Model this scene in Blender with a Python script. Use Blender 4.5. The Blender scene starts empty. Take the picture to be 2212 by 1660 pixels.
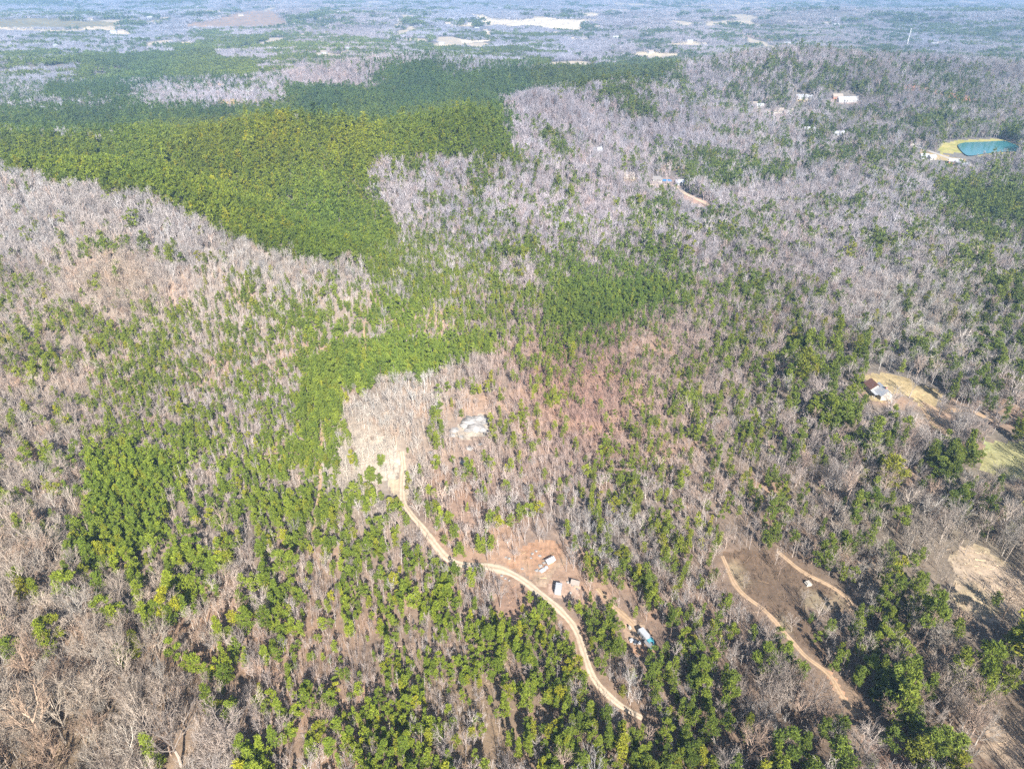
import bpy, math, random
import numpy as np
from mathutils import Vector, Matrix

R = math.radians
rng = np.random.default_rng(11)
random.seed(11)
scn = bpy.context.scene
COL = scn.collection

# ------------------------------------------------------------------ camera, light, exposure
CAM_Z = 200.0
PITCH = R(30.3)                      # below the horizon
FPX = 1522.0                         # focal length for a 2212 px wide picture
cam_d = bpy.data.cameras.new('camera')
cam = bpy.data.objects.new('camera', cam_d)
COL.objects.link(cam)
cam.location = (0, 0, CAM_Z)
cam.rotation_euler = (math.pi/2 - PITCH, 0, 0)
cam_d.sensor_width = 36
cam_d.lens = FPX/2212*36
cam_d.clip_start = 1
cam_d.clip_end = 80000
scn.camera = cam

SUN_DIR = Vector((0.201, -0.812, 0.5925)).normalized()
world = bpy.data.worlds.new("World")
scn.world = world
world.use_nodes = True
wn = world.node_tree
sky = wn.nodes.new('ShaderNodeTexSky')
sky.sky_type = 'NISHITA'
sky.sun_disc = False
sky.sun_elevation = math.asin(SUN_DIR.z)
sky.sun_rotation = math.atan2(SUN_DIR.x, SUN_DIR.y)
bg = wn.nodes['Background']
bg.inputs['Strength'].default_value = 0.06
wn.links.new(sky.outputs[0], bg.inputs['Color'])

sd = bpy.data.lights.new('sun', 'SUN')
sd.energy = 5.0
sd.angle = R(0.5)
sd.color = (1.0, 0.95, 0.88)
sun = bpy.data.objects.new('sun', sd)
sun.rotation_euler = SUN_DIR.to_track_quat('Z', 'Y').to_euler()
sun.location = (0, -50, 600)
COL.objects.link(sun)

scn.view_settings.view_transform = 'Standard'
scn.view_settings.look = 'None'
scn.view_settings.gamma = 1
scn.view_settings.use_curve_mapping = False
scn.view_settings.exposure = 1.28
scn.render.engine = 'CYCLES'
scn.cycles.max_bounces = 3
scn.cycles.diffuse_bounces = 2
scn.cycles.glossy_bounces = 1
scn.cycles.transmission_bounces = 1
scn.cycles.volume_bounces = 0
scn.cycles.transparent_max_bounces = 4
scn.cycles.caustics_reflective = False
scn.cycles.caustics_refractive = False
scn.cycles.use_denoising = False
scn.cycles.use_light_tree = False

# ------------------------------------------------------------------ noise and the lie of the land
class Noise:
    def __init__(s, seed):
        s.t = np.random.default_rng(seed).random((256, 256))
    def __call__(s, x, y):
        xi = np.floor(x).astype(np.int64); yi = np.floor(y).astype(np.int64)
        fx = x-xi; fy = y-yi
        fx = fx*fx*(3-2*fx); fy = fy*fy*(3-2*fy)
        a = s.t[xi & 255, yi & 255]; b = s.t[(xi+1) & 255, yi & 255]
        c = s.t[xi & 255, (yi+1) & 255]; d = s.t[(xi+1) & 255, (yi+1) & 255]
        return (a*(1-fx)+b*fx)*(1-fy)+(c*(1-fx)+d*fx)*fy
N = [Noise(i+3) for i in range(8)]
def fbm(k, x, y, oct=3):
    v = 0; a = 1; t = 0
    for i in range(oct):
        v = v+a*N[(k+i) % 8](x*2**i+17.3*i, y*2**i+9.1*i); t += a; a *= .5
    return v/t
def sstep(a, b, x):
    t = np.clip((x-a)/(b-a), 0, 1)
    return t*t*(3-2*t)

CP, SP = math.cos(PITCH), math.sin(PITCH)
def project(x, y, z):
    dz = z-CAM_Z
    fwd = y*CP-dz*SP
    up = y*SP+dz*CP
    fwd = np.where(fwd < 1, 1, fwd)
    return 1106+FPX*x/fwd, 830-FPX*up/fwd, fwd
def ray(px, py):
    r = (px-1106)/FPX; u = (830-py)/FPX
    return r, CP+u*SP, -SP+u*CP
def at_y(px, py, Y):               # where the line of sight stands over the distance Y
    dx, dy, dz = ray(px, py)
    t = Y/dy
    return dx*t, Y, CAM_Z+dz*t

# hills: crest seen at (px, py) standing at distance Y; spread along/across, turn
HILLS = []
def hill(px, py, Y, sx, sy, rot=0, dz=-8, base=-12):
    x, y, z = at_y(px, py, Y)
    HILLS.append((x, y, z+dz-base, sx, sy, R(rot)))
hill(20, 372, 620, 190, 60, -25, dz=-10)
hill(330, 418, 560, 120, 50, -30, dz=-10)
hill(560, 530, 495, 90, 42, -22, dz=-12)
hill(60, 292, 800, 200, 110, 0, dz=-14)
hill(360, 268, 770, 130, 110, 0, dz=-30)
hill(600, 250, 750, 105, 95, 12, dz=-16)
hill(860, 262, 780, 85, 90, 0, dz=-34)
hill(1000, 226, 830, 100, 100, -20, dz=-22)
hill(1170, 196, 960, 72, 85, 0, dz=-14)
hill(1340, 168, 1130, 105, 100, -20, dz=-14)
hill(1560, 140, 1500, 150, 150, 0, dz=-35)
hill(1720, 108, 1450, 180, 140, 0, dz=-14)
hill(2000, 118, 1600, 230, 140, 0, dz=-20)
hill(1640, 205, 1120, 150, 60, -18, dz=-40)
hill(1560, 330, 840, 190, 45, -14, dz=-26)
hill(1850, 420, 700, 150, 40, -10, dz=-28)
hill(1350, 480, 590, 110, 30, -14, dz=-24)
hill(880, 133, 1650, 200, 130, 0, dz=-10)
hill(1150, 150, 1600, 240, 110, 0, dz=-14)
hill(700, 215, 1350, 320, 90, 0, dz=-8)
hill(2120, 22, 4300, 900, 600, 0, dz=0)
hill(1010, 860, 345, 85, 48, 8, dz=16, base=0)
def H0(x, y):
    d = np.hypot(x, y)
    z = -12*sstep(420, 900, d)-14*sstep(1500, 3000, d)
    acc = 0
    for hx, hy, h, sx, sy, a in HILLS:
        u = (x-hx)*math.cos(a)+(y-hy)*math.sin(a)
        v = -(x-hx)*math.sin(a)+(y-hy)*math.cos(a)
        acc = acc+(max(h, 0)*np.exp(-.5*((u/sx)**2+(v/sy)**2)))**3
    z = z+acc**(1/3)
    z = z+12*(fbm(0, x/150+5, y/150+3)-.5)*sstep(60, 400, d)
    z = z+36*(fbm(2, x/420+1.2, y/420+7)-.5)*sstep(800, 1400, d)
    z = z+75*(fbm(4, x/1500+1.7, y/1500+2.2)-.5)*sstep(2000, 4500, d)
    z = z+1.6*(fbm(5, x/31, y/31)-.5)
    # ravine at the lower left
    z = z-9*np.exp(-.5*(((x+118)*.6+(y-112)*.8)/14)**2)*np.exp(-.5*(((x+118)*-.8+(y-112)*.6)/60)**2)
    return z
LAKE = [(2069, 314), (2078, 309), (2095, 307), (2130, 306), (2168, 304), (2188, 310), (2206, 319), (2194, 326), (2150, 329), (2120, 333), (2092, 336), (2078, 327)]
def trace(px, py, Hf):
    px = np.atleast_1d(np.asarray(px, float)); py = np.atleast_1d(np.asarray(py, float))
    dx, dy, dz = ray(px, py)
    t = np.full(px.shape, 60.0); done = np.zeros(px.shape, bool); lo = t.copy()
    for _ in range(430):
        z = CAM_Z+dz*t
        hit = (z < Hf(dx*t, dy*t)) & ~done
        done |= hit
        if done.all(): break
        lo = np.where(done, lo, t)
        t = np.where(done, t, t*1.015)
    hi = t
    for _ in range(18):
        m = (lo+hi)/2
        b = CAM_Z+dz*m < Hf(dx*m, dy*m)
        hi = np.where(b, m, hi); lo = np.where(b, lo, m)
    return dx*hi, dy*hi, CAM_Z+dz*hi
_lx, _ly, _lz = trace([2130], [318], H0)
LX, LY, LZ = float(_lx[0]), float(_ly[0]), float(_lz[0])
def H(x, y):
    z = H0(x, y)
    w = np.exp(-((((x-LX)/190)**2+((y-LY)/110)**2)**2))
    return z*(1-w)+(LZ-.9)*w
NR, NA = 760, 620
R0, R1, A1 = 30.0, 34000.0, R(62)
rr = R0*(R1/R0)**(np.linspace(0, 1, NR))
aa = np.linspace(-A1, A1, NA)
RR, AA = np.meshgrid(rr, aa, indexing='ij')
GX = (RR*np.sin(AA)).ravel(); GY = (RR*np.cos(AA)).ravel()
GZ = H(GX, GY)
_GZ = GZ.reshape(NR, NA)
def H(x, y):                        # height read back from the ground mesh itself
    x = np.asarray(x, float); y = np.asarray(y, float)
    gi = np.clip(np.log(np.maximum(np.hypot(x, y), R0)/R0)/math.log(R1/R0)*(NR-1), 0, NR-1.001)
    gj = np.clip((np.arctan2(x, y)+A1)/(2*A1)*(NA-1), 0, NA-1.001)
    i = gi.astype(int); j = gj.astype(int); u = gi-i; v = gj-j
    return (_GZ[i, j]*(1-v)+_GZ[i, j+1]*v)*(1-u)+(_GZ[i+1, j]*(1-v)+_GZ[i+1, j+1]*v)*u
def ground(px, py):
    a, b, c = trace([px], [py], H)
    return float(a[0]), float(b[0]), float(c[0])
def Hs(x, y):
    return float(H(np.array([float(x)]), np.array([float(y)]))[0])

def in_poly(px, py, poly):
    inside = np.zeros(np.shape(px), bool)
    n = len(poly)
    for i in range(n):
        x0, y0 = poly[i]; x1, y1 = poly[(i+1) % n]
        if y0 == y1: continue
        c = ((y0 > py) != (y1 > py)) & (px < (x1-x0)*(py-y0)/(y1-y0)+x0)
        inside ^= c
    return inside

# ------------------------------------------------------------------ what grows where (48 x 36 cells of the view)
PINE = """
333211122211111522222111111111111111111221111111
133213442566653333442223432322332466542244466666
334542238955443223125643345222333232222232111111
421388888777421306999528999899983466577653576521
558888611111227999999998922257325455644676347543
988888999999999999999999111124622332146666566544
888779999999999999999799268214322345545676556777
999999999999999997685459635111347676656656323343
238999999999999994221672435311475666411221343235
123899999999999993125354224126774533226666337888
112389999999999997334465556424666665553223467888
233335578889997787675468843676674245332356766765
334101000123011437877767689699995353546532112577
421133112136465426666555468888996547544442224678
331311145556766558997665589996542224465212334687
332566354687567784683554537852222454776731223555
676345675376456987899985577332322465788873344455
332147755335569999999961132323224224589872222554
234166645235469999221122354113245356269982220354
412146543444589921111325321232464445478631103266
622255677665689911011132311213355435417877524456
665258887567789731313132111252442333134233489700
444369885357778811122113312354332234523344378411
233559985467799987522211454545221236522331223653
245599832365678775532122111132322445421142121233
343389966655866566755752322622446734532341111000
122375457873577762146216882357663101107224322000
267632686455555444767241288522665500122324321000
122142575635555643677216387532644200342255531122
220025637553542756636788757832454621174566555772
130005677755454534546567736511566633616325434577
000002446665344433456766784734456642633236544666
000002432363645436553765776665446621288438857842
000001223237345556764534675546677742589868978951
032001122147768779865472674578787852578852788821
011001111128868888845533355467887636878723675210
""".split()
PG = np.array([[int(c) for c in r.ljust(48, '4')[:48]] for r in PINE], float)
def grid(px, py):
    gx = np.clip(px/2212*48-.5, 0, 46.999); gy = np.clip(py/1660*36-.5, 0, 34.999)
    xi = gx.astype(int); yi = gy.astype(int); fx = gx-xi; fy = gy-yi
    return (PG[yi, xi]*(1-fx)+PG[yi, xi+1]*fx)*(1-fy)+(PG[yi+1, xi]*(1-fx)+PG[yi+1, xi+1]*fx)*fy
DENSE = [  # crisp plantation blocks
    [(0, 290), (130, 300), (250, 285), (330, 268), (560, 250), (620, 248), (730, 266), (850, 270), (870, 238), (960, 222), (1040, 222), (1085, 260), (1110, 310), (1140, 345), (985, 338), (900, 345), (830, 340), (790, 350), (800, 400), (860, 510), (830, 535), (700, 560), (640, 552), (567, 533), (517, 510), (467, 487), (433, 457), (360, 433), (317, 407), (247, 403), (187, 397), (110, 383), (73, 370), (0, 363)],
    [(383, 99), (465, 100), (462, 128), (378, 127)], [(182, 115), (375, 113), (560, 134), (540, 156), (375, 165), (250, 172), (160, 160)],
    [(0, 235), (200, 236), (420, 232), (620, 222), (640, 245), (330, 262), (240, 280), (0, 285)],
    [(615, 182), (820, 186), (830, 140), (930, 128), (960, 160), (1100, 145), (1474, 138), (1440, 165), (1200, 185), (1060, 210), (860, 232), (700, 250), (620, 240)],
    [(105, 180), (270, 182), (290, 203), (90, 210)],
    [(880, 800), (740, 800), (640, 790), (700, 760), (860, 720), (990, 725), (1085, 722), (1080, 755), (1000, 770), (940, 790)],
    [(1210, 600), (1330, 590), (1480, 600), (1500, 625), (1380, 660), (1270, 710), (1170, 690)],
    [(190, 985), (280, 960), (345, 990), (360, 1060), (345, 1130), (230, 1190), (175, 1240), (165, 1150), (200, 1090)],
    [(2020, 395), (2212, 400), (2212, 470), (2100, 470)],
]
GREY = [  # how much of the stand is evergreen
    ([(1715, 1500), (1800, 1480), (1900, 1440), (2030, 1450), (2100, 1500), (2145, 1560), (2110, 1630), (1980, 1590), (1900, 1600), (1830, 1660), (1720, 1660), (1700, 1580)], .90),
    ([(540, 1610), (700, 1600), (860, 1565), (1000, 1660), (540, 1680)], .85),
    ([(1040, 1335), (1200, 1330), (1250, 1400), (1270, 1500), (1130, 1500), (1060, 1430)], .74),
    ([(1235, 1320), (1330, 1325), (1340, 1400), (1290, 1470)], .82),
    ([(1640, 765), (1790, 745), (1860, 790), (1870, 900), (1790, 940), (1720, 860)], .90),
    ([(1975, 955), (2110, 945), (2122, 1010), (2090, 1075), (2010, 1065)], .90),
    ([(2120, 1375), (2230, 1340), (2230, 1500), (2140, 1480)], .90),
    ([(1480, 268), (1620, 290), (1740, 340), (1700, 420), (1560, 410), (1500, 340)], .70),
    ([(1600, 150), (1750, 130), (1900, 150), (1880, 192), (1700, 188)], .78),
    ([(1150, 252), (1250, 272), (1255, 300), (1190, 308)], .9),
    ([(1290, 188), (1420, 215), (1425, 262), (1330, 245)], .78),
    ([(1430, 445), (1690, 455), (1700, 500), (1560, 520), (1420, 480)], .66),
    ([(880, 540), (1330, 540), (1500, 560), (1490, 600), (1200, 600), (900, 590)], .62),
    ([(1330, 242), (1450, 262), (1600, 298), (1740, 325), (1730, 345), (1560, 325), (1400, 290)], .03),
    ([(1440, 425), (1560, 420), (1700, 382), (1850, 376), (1850, 398), (1640, 440)], .03),
    ([(1560, 560), (1700, 540), (1860, 560), (1960, 650), (1880, 690), (1760, 600)], .10),
    ([(0, 368), (110, 386), (247, 408), (317, 412), (433, 462), (517, 514), (640, 556), (700, 585), (690, 600), (560, 580), (300, 520), (0, 490)], .10),
    ([(1075, 212), (1150, 192), (1250, 200), (1330, 250), (1450, 280), (1300, 300), (1120, 262)], .06),
    ([(735, 835), (900, 800), (1000, 778), (1090, 750), (1110, 800), (900, 850), (860, 960), (740, 900)], .04),
    ([(0, 1430), (300, 1430), (480, 1560), (520, 1660), (0, 1660)], .05),
    ([(600, 150), (735, 148), (815, 184), (620, 181)], .03),
    ([(380, 168), (600, 185), (440, 178)], .02),
]
def offs(c, pts): return [(p[0]/3+c[0], p[1]/3+c[1]) for p in pts]
# openings: name, outline in the view, kind of soil, tree cover left
OPEN = [
    ('house_meadow', [(1867, 806), (1917, 807), (1974, 822), (2021, 840), (2042, 860), (2024, 876), (1992, 873), (1992, 880), (2018, 903), (2040, 926), (2022, 932), (2000, 890), (1978, 866), (1955, 850), (1930, 842), (1927, 870), (1880, 866), (1866, 836)], 'hay', 0),
    ('east_meadow', [(2127, 953), (2212, 955), (2230, 1040), (2161, 1032), (2117, 1017)], 'green_hay', 0),
    ('corner_field', [(2117, 1617), (2147, 1534), (2240, 1545), (2240, 1680), (2120, 1640)], 'hay_pink', 0),
    ('scrub_pasture', [(2050, 1204), (2075, 1180), (2110, 1176), (2160, 1205), (2230, 1240), (2230, 1330), (2141, 1345), (2091, 1328), (2055, 1294), (2066, 1247)], 'straw', .05),
    ('lower_clearing', [(1858, 1592), (1900, 1580), (1940, 1600), (1965, 1640), (1980, 1680), (1905, 1680)], 'pinkbrown', .15),
    ('clay_lane', [(1795, 1446), (1812, 1480), (1832, 1512), (1822, 1515), (1800, 1485), (1784, 1452)], 'clay', .2),
    ('burnt_clearing', [(1557, 1194), (1610, 1186), (1681, 1198), (1774, 1250), (1837, 1307), (1807, 1324), (1741, 1310), (1774, 1390), (1801, 1440), (1767, 1427), (1654, 1314), (1607, 1294), (1574, 1247)], 'burnt', .10),
    ('brush_clearing', [(1070, 1310), (1078, 1282), (1110, 1262), (1145, 1278), (1162, 1300), (1152, 1325), (1090, 1334)], 'pinkbrown', .06),
    ('camp_clearing', [(1086, 1208), (1120, 1190), (1147, 1174), (1180, 1162), (1206, 1170), (1226, 1214), (1200, 1228), (1182, 1262), (1160, 1266), (1137, 1240), (1100, 1226)], 'clay', .10),
    ('camp_yard', [(1186, 1262), (1224, 1250), (1257, 1268), (1252, 1287), (1205, 1294), (1185, 1280)], 'clay_pale', 0),
    ('trailer_yard', [(1332, 1314), (1380, 1345), (1412, 1368), (1420, 1402), (1390, 1422), (1357, 1409), (1348, 1374)], 'clay', 0),
    ('glare_shoulder', [(765, 960), (800, 935), (850, 950), (862, 990), (858, 1035), (800, 1040), (758, 1020)], 'pale', .8),  # pale ground; the bright spot opposite the sun is put into its colour
    ('rock_top', [(975, 940), (995, 908), (1045, 896), (1058, 915), (1050, 940), (1010, 950)], 'pale', .12),
    ('gravel_turn', [(838, 1040), (872, 1030), (884, 1060), (880, 1082), (852, 1072)], 'sand', 0),
    ('hill_yard', [(1345, 377), (1376, 377), (1378, 392), (1345, 391)], 'sand', 0),
    ('pool_yard', [(1398, 386), (1450, 380), (1484, 392), (1478, 406), (1410, 403)], 'pinkgrey', .15),
    ('red_cut', [(1476, 416), (1500, 424), (1545, 444), (1537, 450), (1500, 440), (1474, 428)], 'pinksand', 0),
    ('upper_yard', [(1405, 358), (1490, 356), (1498, 366), (1410, 370)], 'hay', .25),
    ('lake_lawn', [(2026, 312), (2060, 305), (2100, 301), (2170, 300), (2180, 304), (2150, 318), (2094, 335), (2060, 330), (2030, 332)], 'lawn', 0), ('lake_bed', [(2066, 316), (2092, 304), (2170, 301), (2212, 318), (2195, 329), (2110, 336)], 'lawn', 0),
    ('shore_drive', [(1985, 322), (2030, 332), (2080, 342), (2090, 350), (2040, 348), (1985, 332)], 'hay', .2),
    ('street_yard', [(1615, 232), (1650, 236), (1712, 240), (1716, 250), (1680, 252), (1620, 240)], 'pinkgrey', .25),
    ('porch_lawn', [(1720, 210), (1755, 208), (1755, 218), (1722, 222)], 'hay', .2),
    ('ridge_lawn', [(1793, 206), (1855, 212), (1857, 224), (1795, 221)], 'pinkgrey', .2),
    ('red_bank', [(1945, 183), (1975, 181), (2015, 190), (2100, 210), (2140, 220), (2090, 222), (2000, 200), (1948, 192)], 'redclay', .35),
    ('quarry_floor', [(1010, 29), (1040, 31), (1062, 39), (1110, 42), (1150, 38), (1282, 40), (1300, 44), (1252, 50), (1262, 62), (1245, 66), (1190, 62), (1150, 55), (1100, 57), (1050, 52)], 'chalk', 0),
    ('quarry_terrace', [(1250, 31), (1290, 29), (1302, 35), (1275, 38)], 'chalk', 0),
    ('quarry_edge', [(1218, 79), (1268, 72), (1268, 84), (1240, 87)], 'chalk', 0),
    ('tan_field', [(992, 86), (1060, 82), (1062, 90), (1000, 93)], 'chalk', 0),
    ('hedged_field', [(1373, 114), (1420, 110), (1474, 111), (1468, 121), (1400, 121)], 'cream', 0),
    ('bright_field', [(1443, 91), (1515, 88), (1517, 97), (1445, 98)], 'cream', 0),
    ('west_field', [(-20, 38), (120, 40), (250, 48), (258, 58), (120, 60), (-20, 58)], 'olive_field', 0),
    ('pale_strip', [(-20, 58), (60, 60), (130, 62), (250, 56), (250, 64), (120, 68), (-20, 64)], 'cream', 0),
    ('brown_field', [(395, 52), (470, 40), (510, 25), (592, 23), (628, 54), (560, 57), (400, 58)], 'brownfield', 0),
    ('barn_lot', [(232, 69), (260, 66), (284, 68), (280, 75), (240, 74)], 'cream', 0),
    ('road_lot', [(393, 90), (425, 89), (426, 96), (393, 97)], 'cream', 0),
    ('side_lot', [(437, 91), (467, 90), (467, 96), (437, 96)], 'cream', 0),
    ('hay_lot', [(678, 113), (700, 110), (735, 112), (755, 106), (755, 114), (715, 122), (682, 121)], 'cream', 0),
    ('long_lot', [(420, 22), (485, 20), (484, 26), (425, 27)], 'cream', 0),
    ('gold_bank', [(462, 216), (520, 212), (572, 213), (568, 222), (500, 226), (463, 224)], 'gold', .15),
    ('gold_track', [(445, 187), (480, 178), (497, 179), (480, 186)], 'gold', .1),
    ('pink_cut', [(545, 155), (575, 148), (580, 153), (560, 158)], 'pinksand', .1),
    ('pink_clearing', [(600, 152), (700, 150), (735, 150), (815, 183), (720, 182), (610, 181)], 'pinkgrey', .55),
    ('hill_scar', [(1345, 137), (1400, 133), (1430, 139), (1360, 141)], 'pinkgrey', .3),
    ('white_lot', [(1048, 68), (1060, 66), (1062, 76), (1045, 76)], 'cream', 0),
    ('village_lot', [(968, 53), (1000, 51), (1030, 52), (1028, 58), (975, 57)], 'cream', .2),
    ('ridge_field', [(1600, 70), (1690, 84), (1660, 88), (1610, 80)], 'pinkgrey', .3),
    ('road_verge', [(1474, 12), (1660, 4), (1650, 8), (1500, 16)], 'cream', .2),
]
SOIL = {
    'hay': (.50, .40, .23), 'green_hay': (.42, .40, .20), 'hay_pink': (.44, .34, .25), 'straw': (.46, .37, .28), 'burnt': (.19, .135, .095),
    'pinkbrown': (.40, .265, .195), 'clay': (.47, .29, .19), 'clay_pale': (.58, .42, .33), 'pale': (.60, .52, .43), 'sand': (.62, .50, .36),
    'pinkgrey': (.42, .33, .31), 'pinksand': (.58, .40, .33), 'lawn': (.38, .38, .13), 'redclay': (.50, .26, .17), 'chalk': (.80, .70, .56),
    'cream': (.68, .58, .44), 'olive_field': (.30, .27, .17), 'brownfield': (.42, .31, .25), 'gold': (.55, .40, .16),
}
def idw(anch, px, py, p=2.6):
    a = np.array([q[:2] for q in anch], float); v = np.array([q[2] for q in anch], float)
    if v.ndim == 1: v = v[:, None]
    out = np.zeros((len(px), v.shape[1])); wt = np.zeros(len(px))
    for i in range(len(a)):
        w = 1/((((px-a[i, 0])/1.15)**2+(py-a[i, 1])**2)+900)**(p/2)
        out += w[:, None]*v[i]; wt += w
    return out/wt[:, None]
# floor of the woods
LITTER = [(150, 1500, (.30, .22, .14)), (60, 1600, (.30, .21, .13)), (400, 1450, (.42, .28, .18)), (700, 1500, (.44, .29, .20)), (1000, 1560, (.40, .28, .18)), (650, 1350, (.48, .31, .21)),
    (1300, 1600, (.42, .28, .19)), (1700, 1560, (.36, .24, .16)), (2050, 1600, (.36, .26, .18)), (1450, 1330, (.40, .27, .20)), (1700, 1230, (.30, .21, .15)), (2000, 1200, (.33, .26, .20)),
    (60, 1250, (.46, .33, .23)), (120, 1000, (.42, .31, .23)), (40, 700, (.48, .37, .28)), (250, 600, (.50, .38, .30)), (500, 900, (.44, .34, .28)), (500, 1150, (.42, .32, .25)), (350, 780, (.46, .36, .29)),
    (620, 700, (.46, .35, .28)), (840, 600, (.42, .36, .31)), (790, 985, (.66, .56, .46)), (900, 880, (.58, .45, .36)), (1080, 950, (.60, .42, .32)), (1010, 1060, (.55, .36, .27)), (1250, 900, (.46, .29, .23)), (1300, 800, (.44, .29, .23)),  # palest entry holds the brightening opposite the sun as litter colour
    (1150, 1050, (.50, .34, .26)), (1450, 750, (.46, .34, .27)), (1450, 1000, (.40, .29, .22)), (1250, 1130, (.36, .29, .25)), (1700, 1000, (.36, .28, .21)), (1650, 700, (.36, .30, .25)), (2000, 700, (.33, .29, .25)), (2100, 1100, (.33, .28, .21)),
    (1050, 640, (.44, .34, .27)), (950, 450, (.42, .36, .34)), (1200, 480, (.42, .34, .32)), (1500, 500, (.38, .33, .31)), (1900, 500, (.34, .30, .28)), (1700, 350, (.34, .31, .30)), (2050, 350, (.34, .31, .29)),
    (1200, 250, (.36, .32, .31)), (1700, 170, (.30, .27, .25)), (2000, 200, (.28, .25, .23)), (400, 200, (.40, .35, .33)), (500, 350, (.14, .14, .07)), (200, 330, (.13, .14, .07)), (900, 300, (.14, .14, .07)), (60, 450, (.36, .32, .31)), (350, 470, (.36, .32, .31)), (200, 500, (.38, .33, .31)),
    (300, 100, (.34, .31, .30)), (1000, 80, (.32, .29, .29)), (1500, 60, (.30, .28, .28)), (2100, 60, (.27, .25, .25)), (600, 15, (.30, .28, .28)), (1500, 10, (.33, .31, .30)), (1000, 170, (.14, .16, .10))]
# bark and twig colour of leafless trees, haze blue put into far ones
BARK_HAZE = [(100, 1550, (0.460, 0.400, 0.330)), (300, 1350, (0.470, 0.400, 0.330)), (60, 1200, (0.470, 0.410, 0.350)), (100, 800, (0.460, 0.390, 0.340)), (60, 450, (0.464, 0.442, 0.444)), (350, 480, (0.473, 0.451, 0.462)), (600, 560, (0.488, 0.460, 0.440)), (250, 600, (0.460, 0.386, 0.317)),
    (600, 900, (0.480, 0.430, 0.420)), (850, 620, (0.460, 0.432, 0.414)), (900, 850, (0.560, 0.530, 0.500)), (790, 960, (0.600, 0.540, 0.460)), (1080, 950, (0.500, 0.420, 0.380)), (1280, 850, (0.400, 0.250, 0.210)), (1220, 830, (0.400, 0.260, 0.220)), (1350, 820, (0.420, 0.290, 0.250)), (1400, 800, (0.460, 0.380, 0.330)), (1150, 1120, (0.440, 0.410, 0.400)), (1300, 1120, (0.440, 0.420, 0.410)),  # palest entry has the antisolar brightening painted into the bark
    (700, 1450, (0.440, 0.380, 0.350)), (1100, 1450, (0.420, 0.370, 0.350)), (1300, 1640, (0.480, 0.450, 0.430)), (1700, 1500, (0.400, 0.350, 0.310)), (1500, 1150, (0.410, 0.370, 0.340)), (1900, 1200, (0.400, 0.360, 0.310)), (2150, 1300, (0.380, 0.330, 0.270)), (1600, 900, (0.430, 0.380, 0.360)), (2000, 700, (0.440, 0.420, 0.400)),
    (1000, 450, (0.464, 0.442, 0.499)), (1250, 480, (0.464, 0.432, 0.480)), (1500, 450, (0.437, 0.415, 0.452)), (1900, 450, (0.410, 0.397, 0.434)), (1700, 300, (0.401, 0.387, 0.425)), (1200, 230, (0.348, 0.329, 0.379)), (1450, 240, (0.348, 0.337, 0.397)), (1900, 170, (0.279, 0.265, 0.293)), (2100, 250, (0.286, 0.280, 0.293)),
    (500, 200, (0.418, 0.409, 0.483)), (700, 160, (0.372, 0.337, 0.370)), (150, 130, (0.350, 0.372, 0.462)), (1200, 110, (0.336, 0.350, 0.445)), (1000, 40, (0.350, 0.380, 0.487)), (2000, 60, (0.294, 0.312, 0.395)), (300, 40, (0.350, 0.380, 0.487))]  # bluest entries carry the far haze in the twig colour
NEEDLE = [(700, 1550, (.130, .180, .028)), (300, 1350, (.135, .185, .026)), (1000, 1400, (.120, .170, .026)), (250, 1050, (.110, .160, .028)), (900, 740, (.120, .180, .040)), (1000, 640, (.110, .155, .035)), (1350, 630, (.085, .135, .035)), (60, 850, (.125, .165, .028)),
    (1450, 1100, (.110, .145, .030)), (1750, 820, (.100, .140, .030)), (1700, 1520, (.100, .145, .030)), (2000, 1560, (.095, .135, .032)), (2150, 1420, (.110, .145, .026)), (2100, 1000, (.085, .120, .032)), (2000, 600, (.095, .130, .042)), (1100, 930, (.130, .170, .025)),
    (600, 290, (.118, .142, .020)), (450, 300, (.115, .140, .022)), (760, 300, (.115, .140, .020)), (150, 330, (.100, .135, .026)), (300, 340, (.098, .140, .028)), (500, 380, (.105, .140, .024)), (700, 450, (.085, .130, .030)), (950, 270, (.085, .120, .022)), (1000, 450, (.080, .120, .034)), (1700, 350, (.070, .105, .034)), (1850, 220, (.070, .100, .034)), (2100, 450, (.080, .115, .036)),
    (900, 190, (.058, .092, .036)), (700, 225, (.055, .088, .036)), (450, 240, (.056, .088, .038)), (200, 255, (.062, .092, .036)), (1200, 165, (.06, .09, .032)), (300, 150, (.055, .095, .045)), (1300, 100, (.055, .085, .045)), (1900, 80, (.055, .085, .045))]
NG, BG = np.array([1.60, 1.52, 1.18]), np.array([.84, .82, .80])
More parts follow.
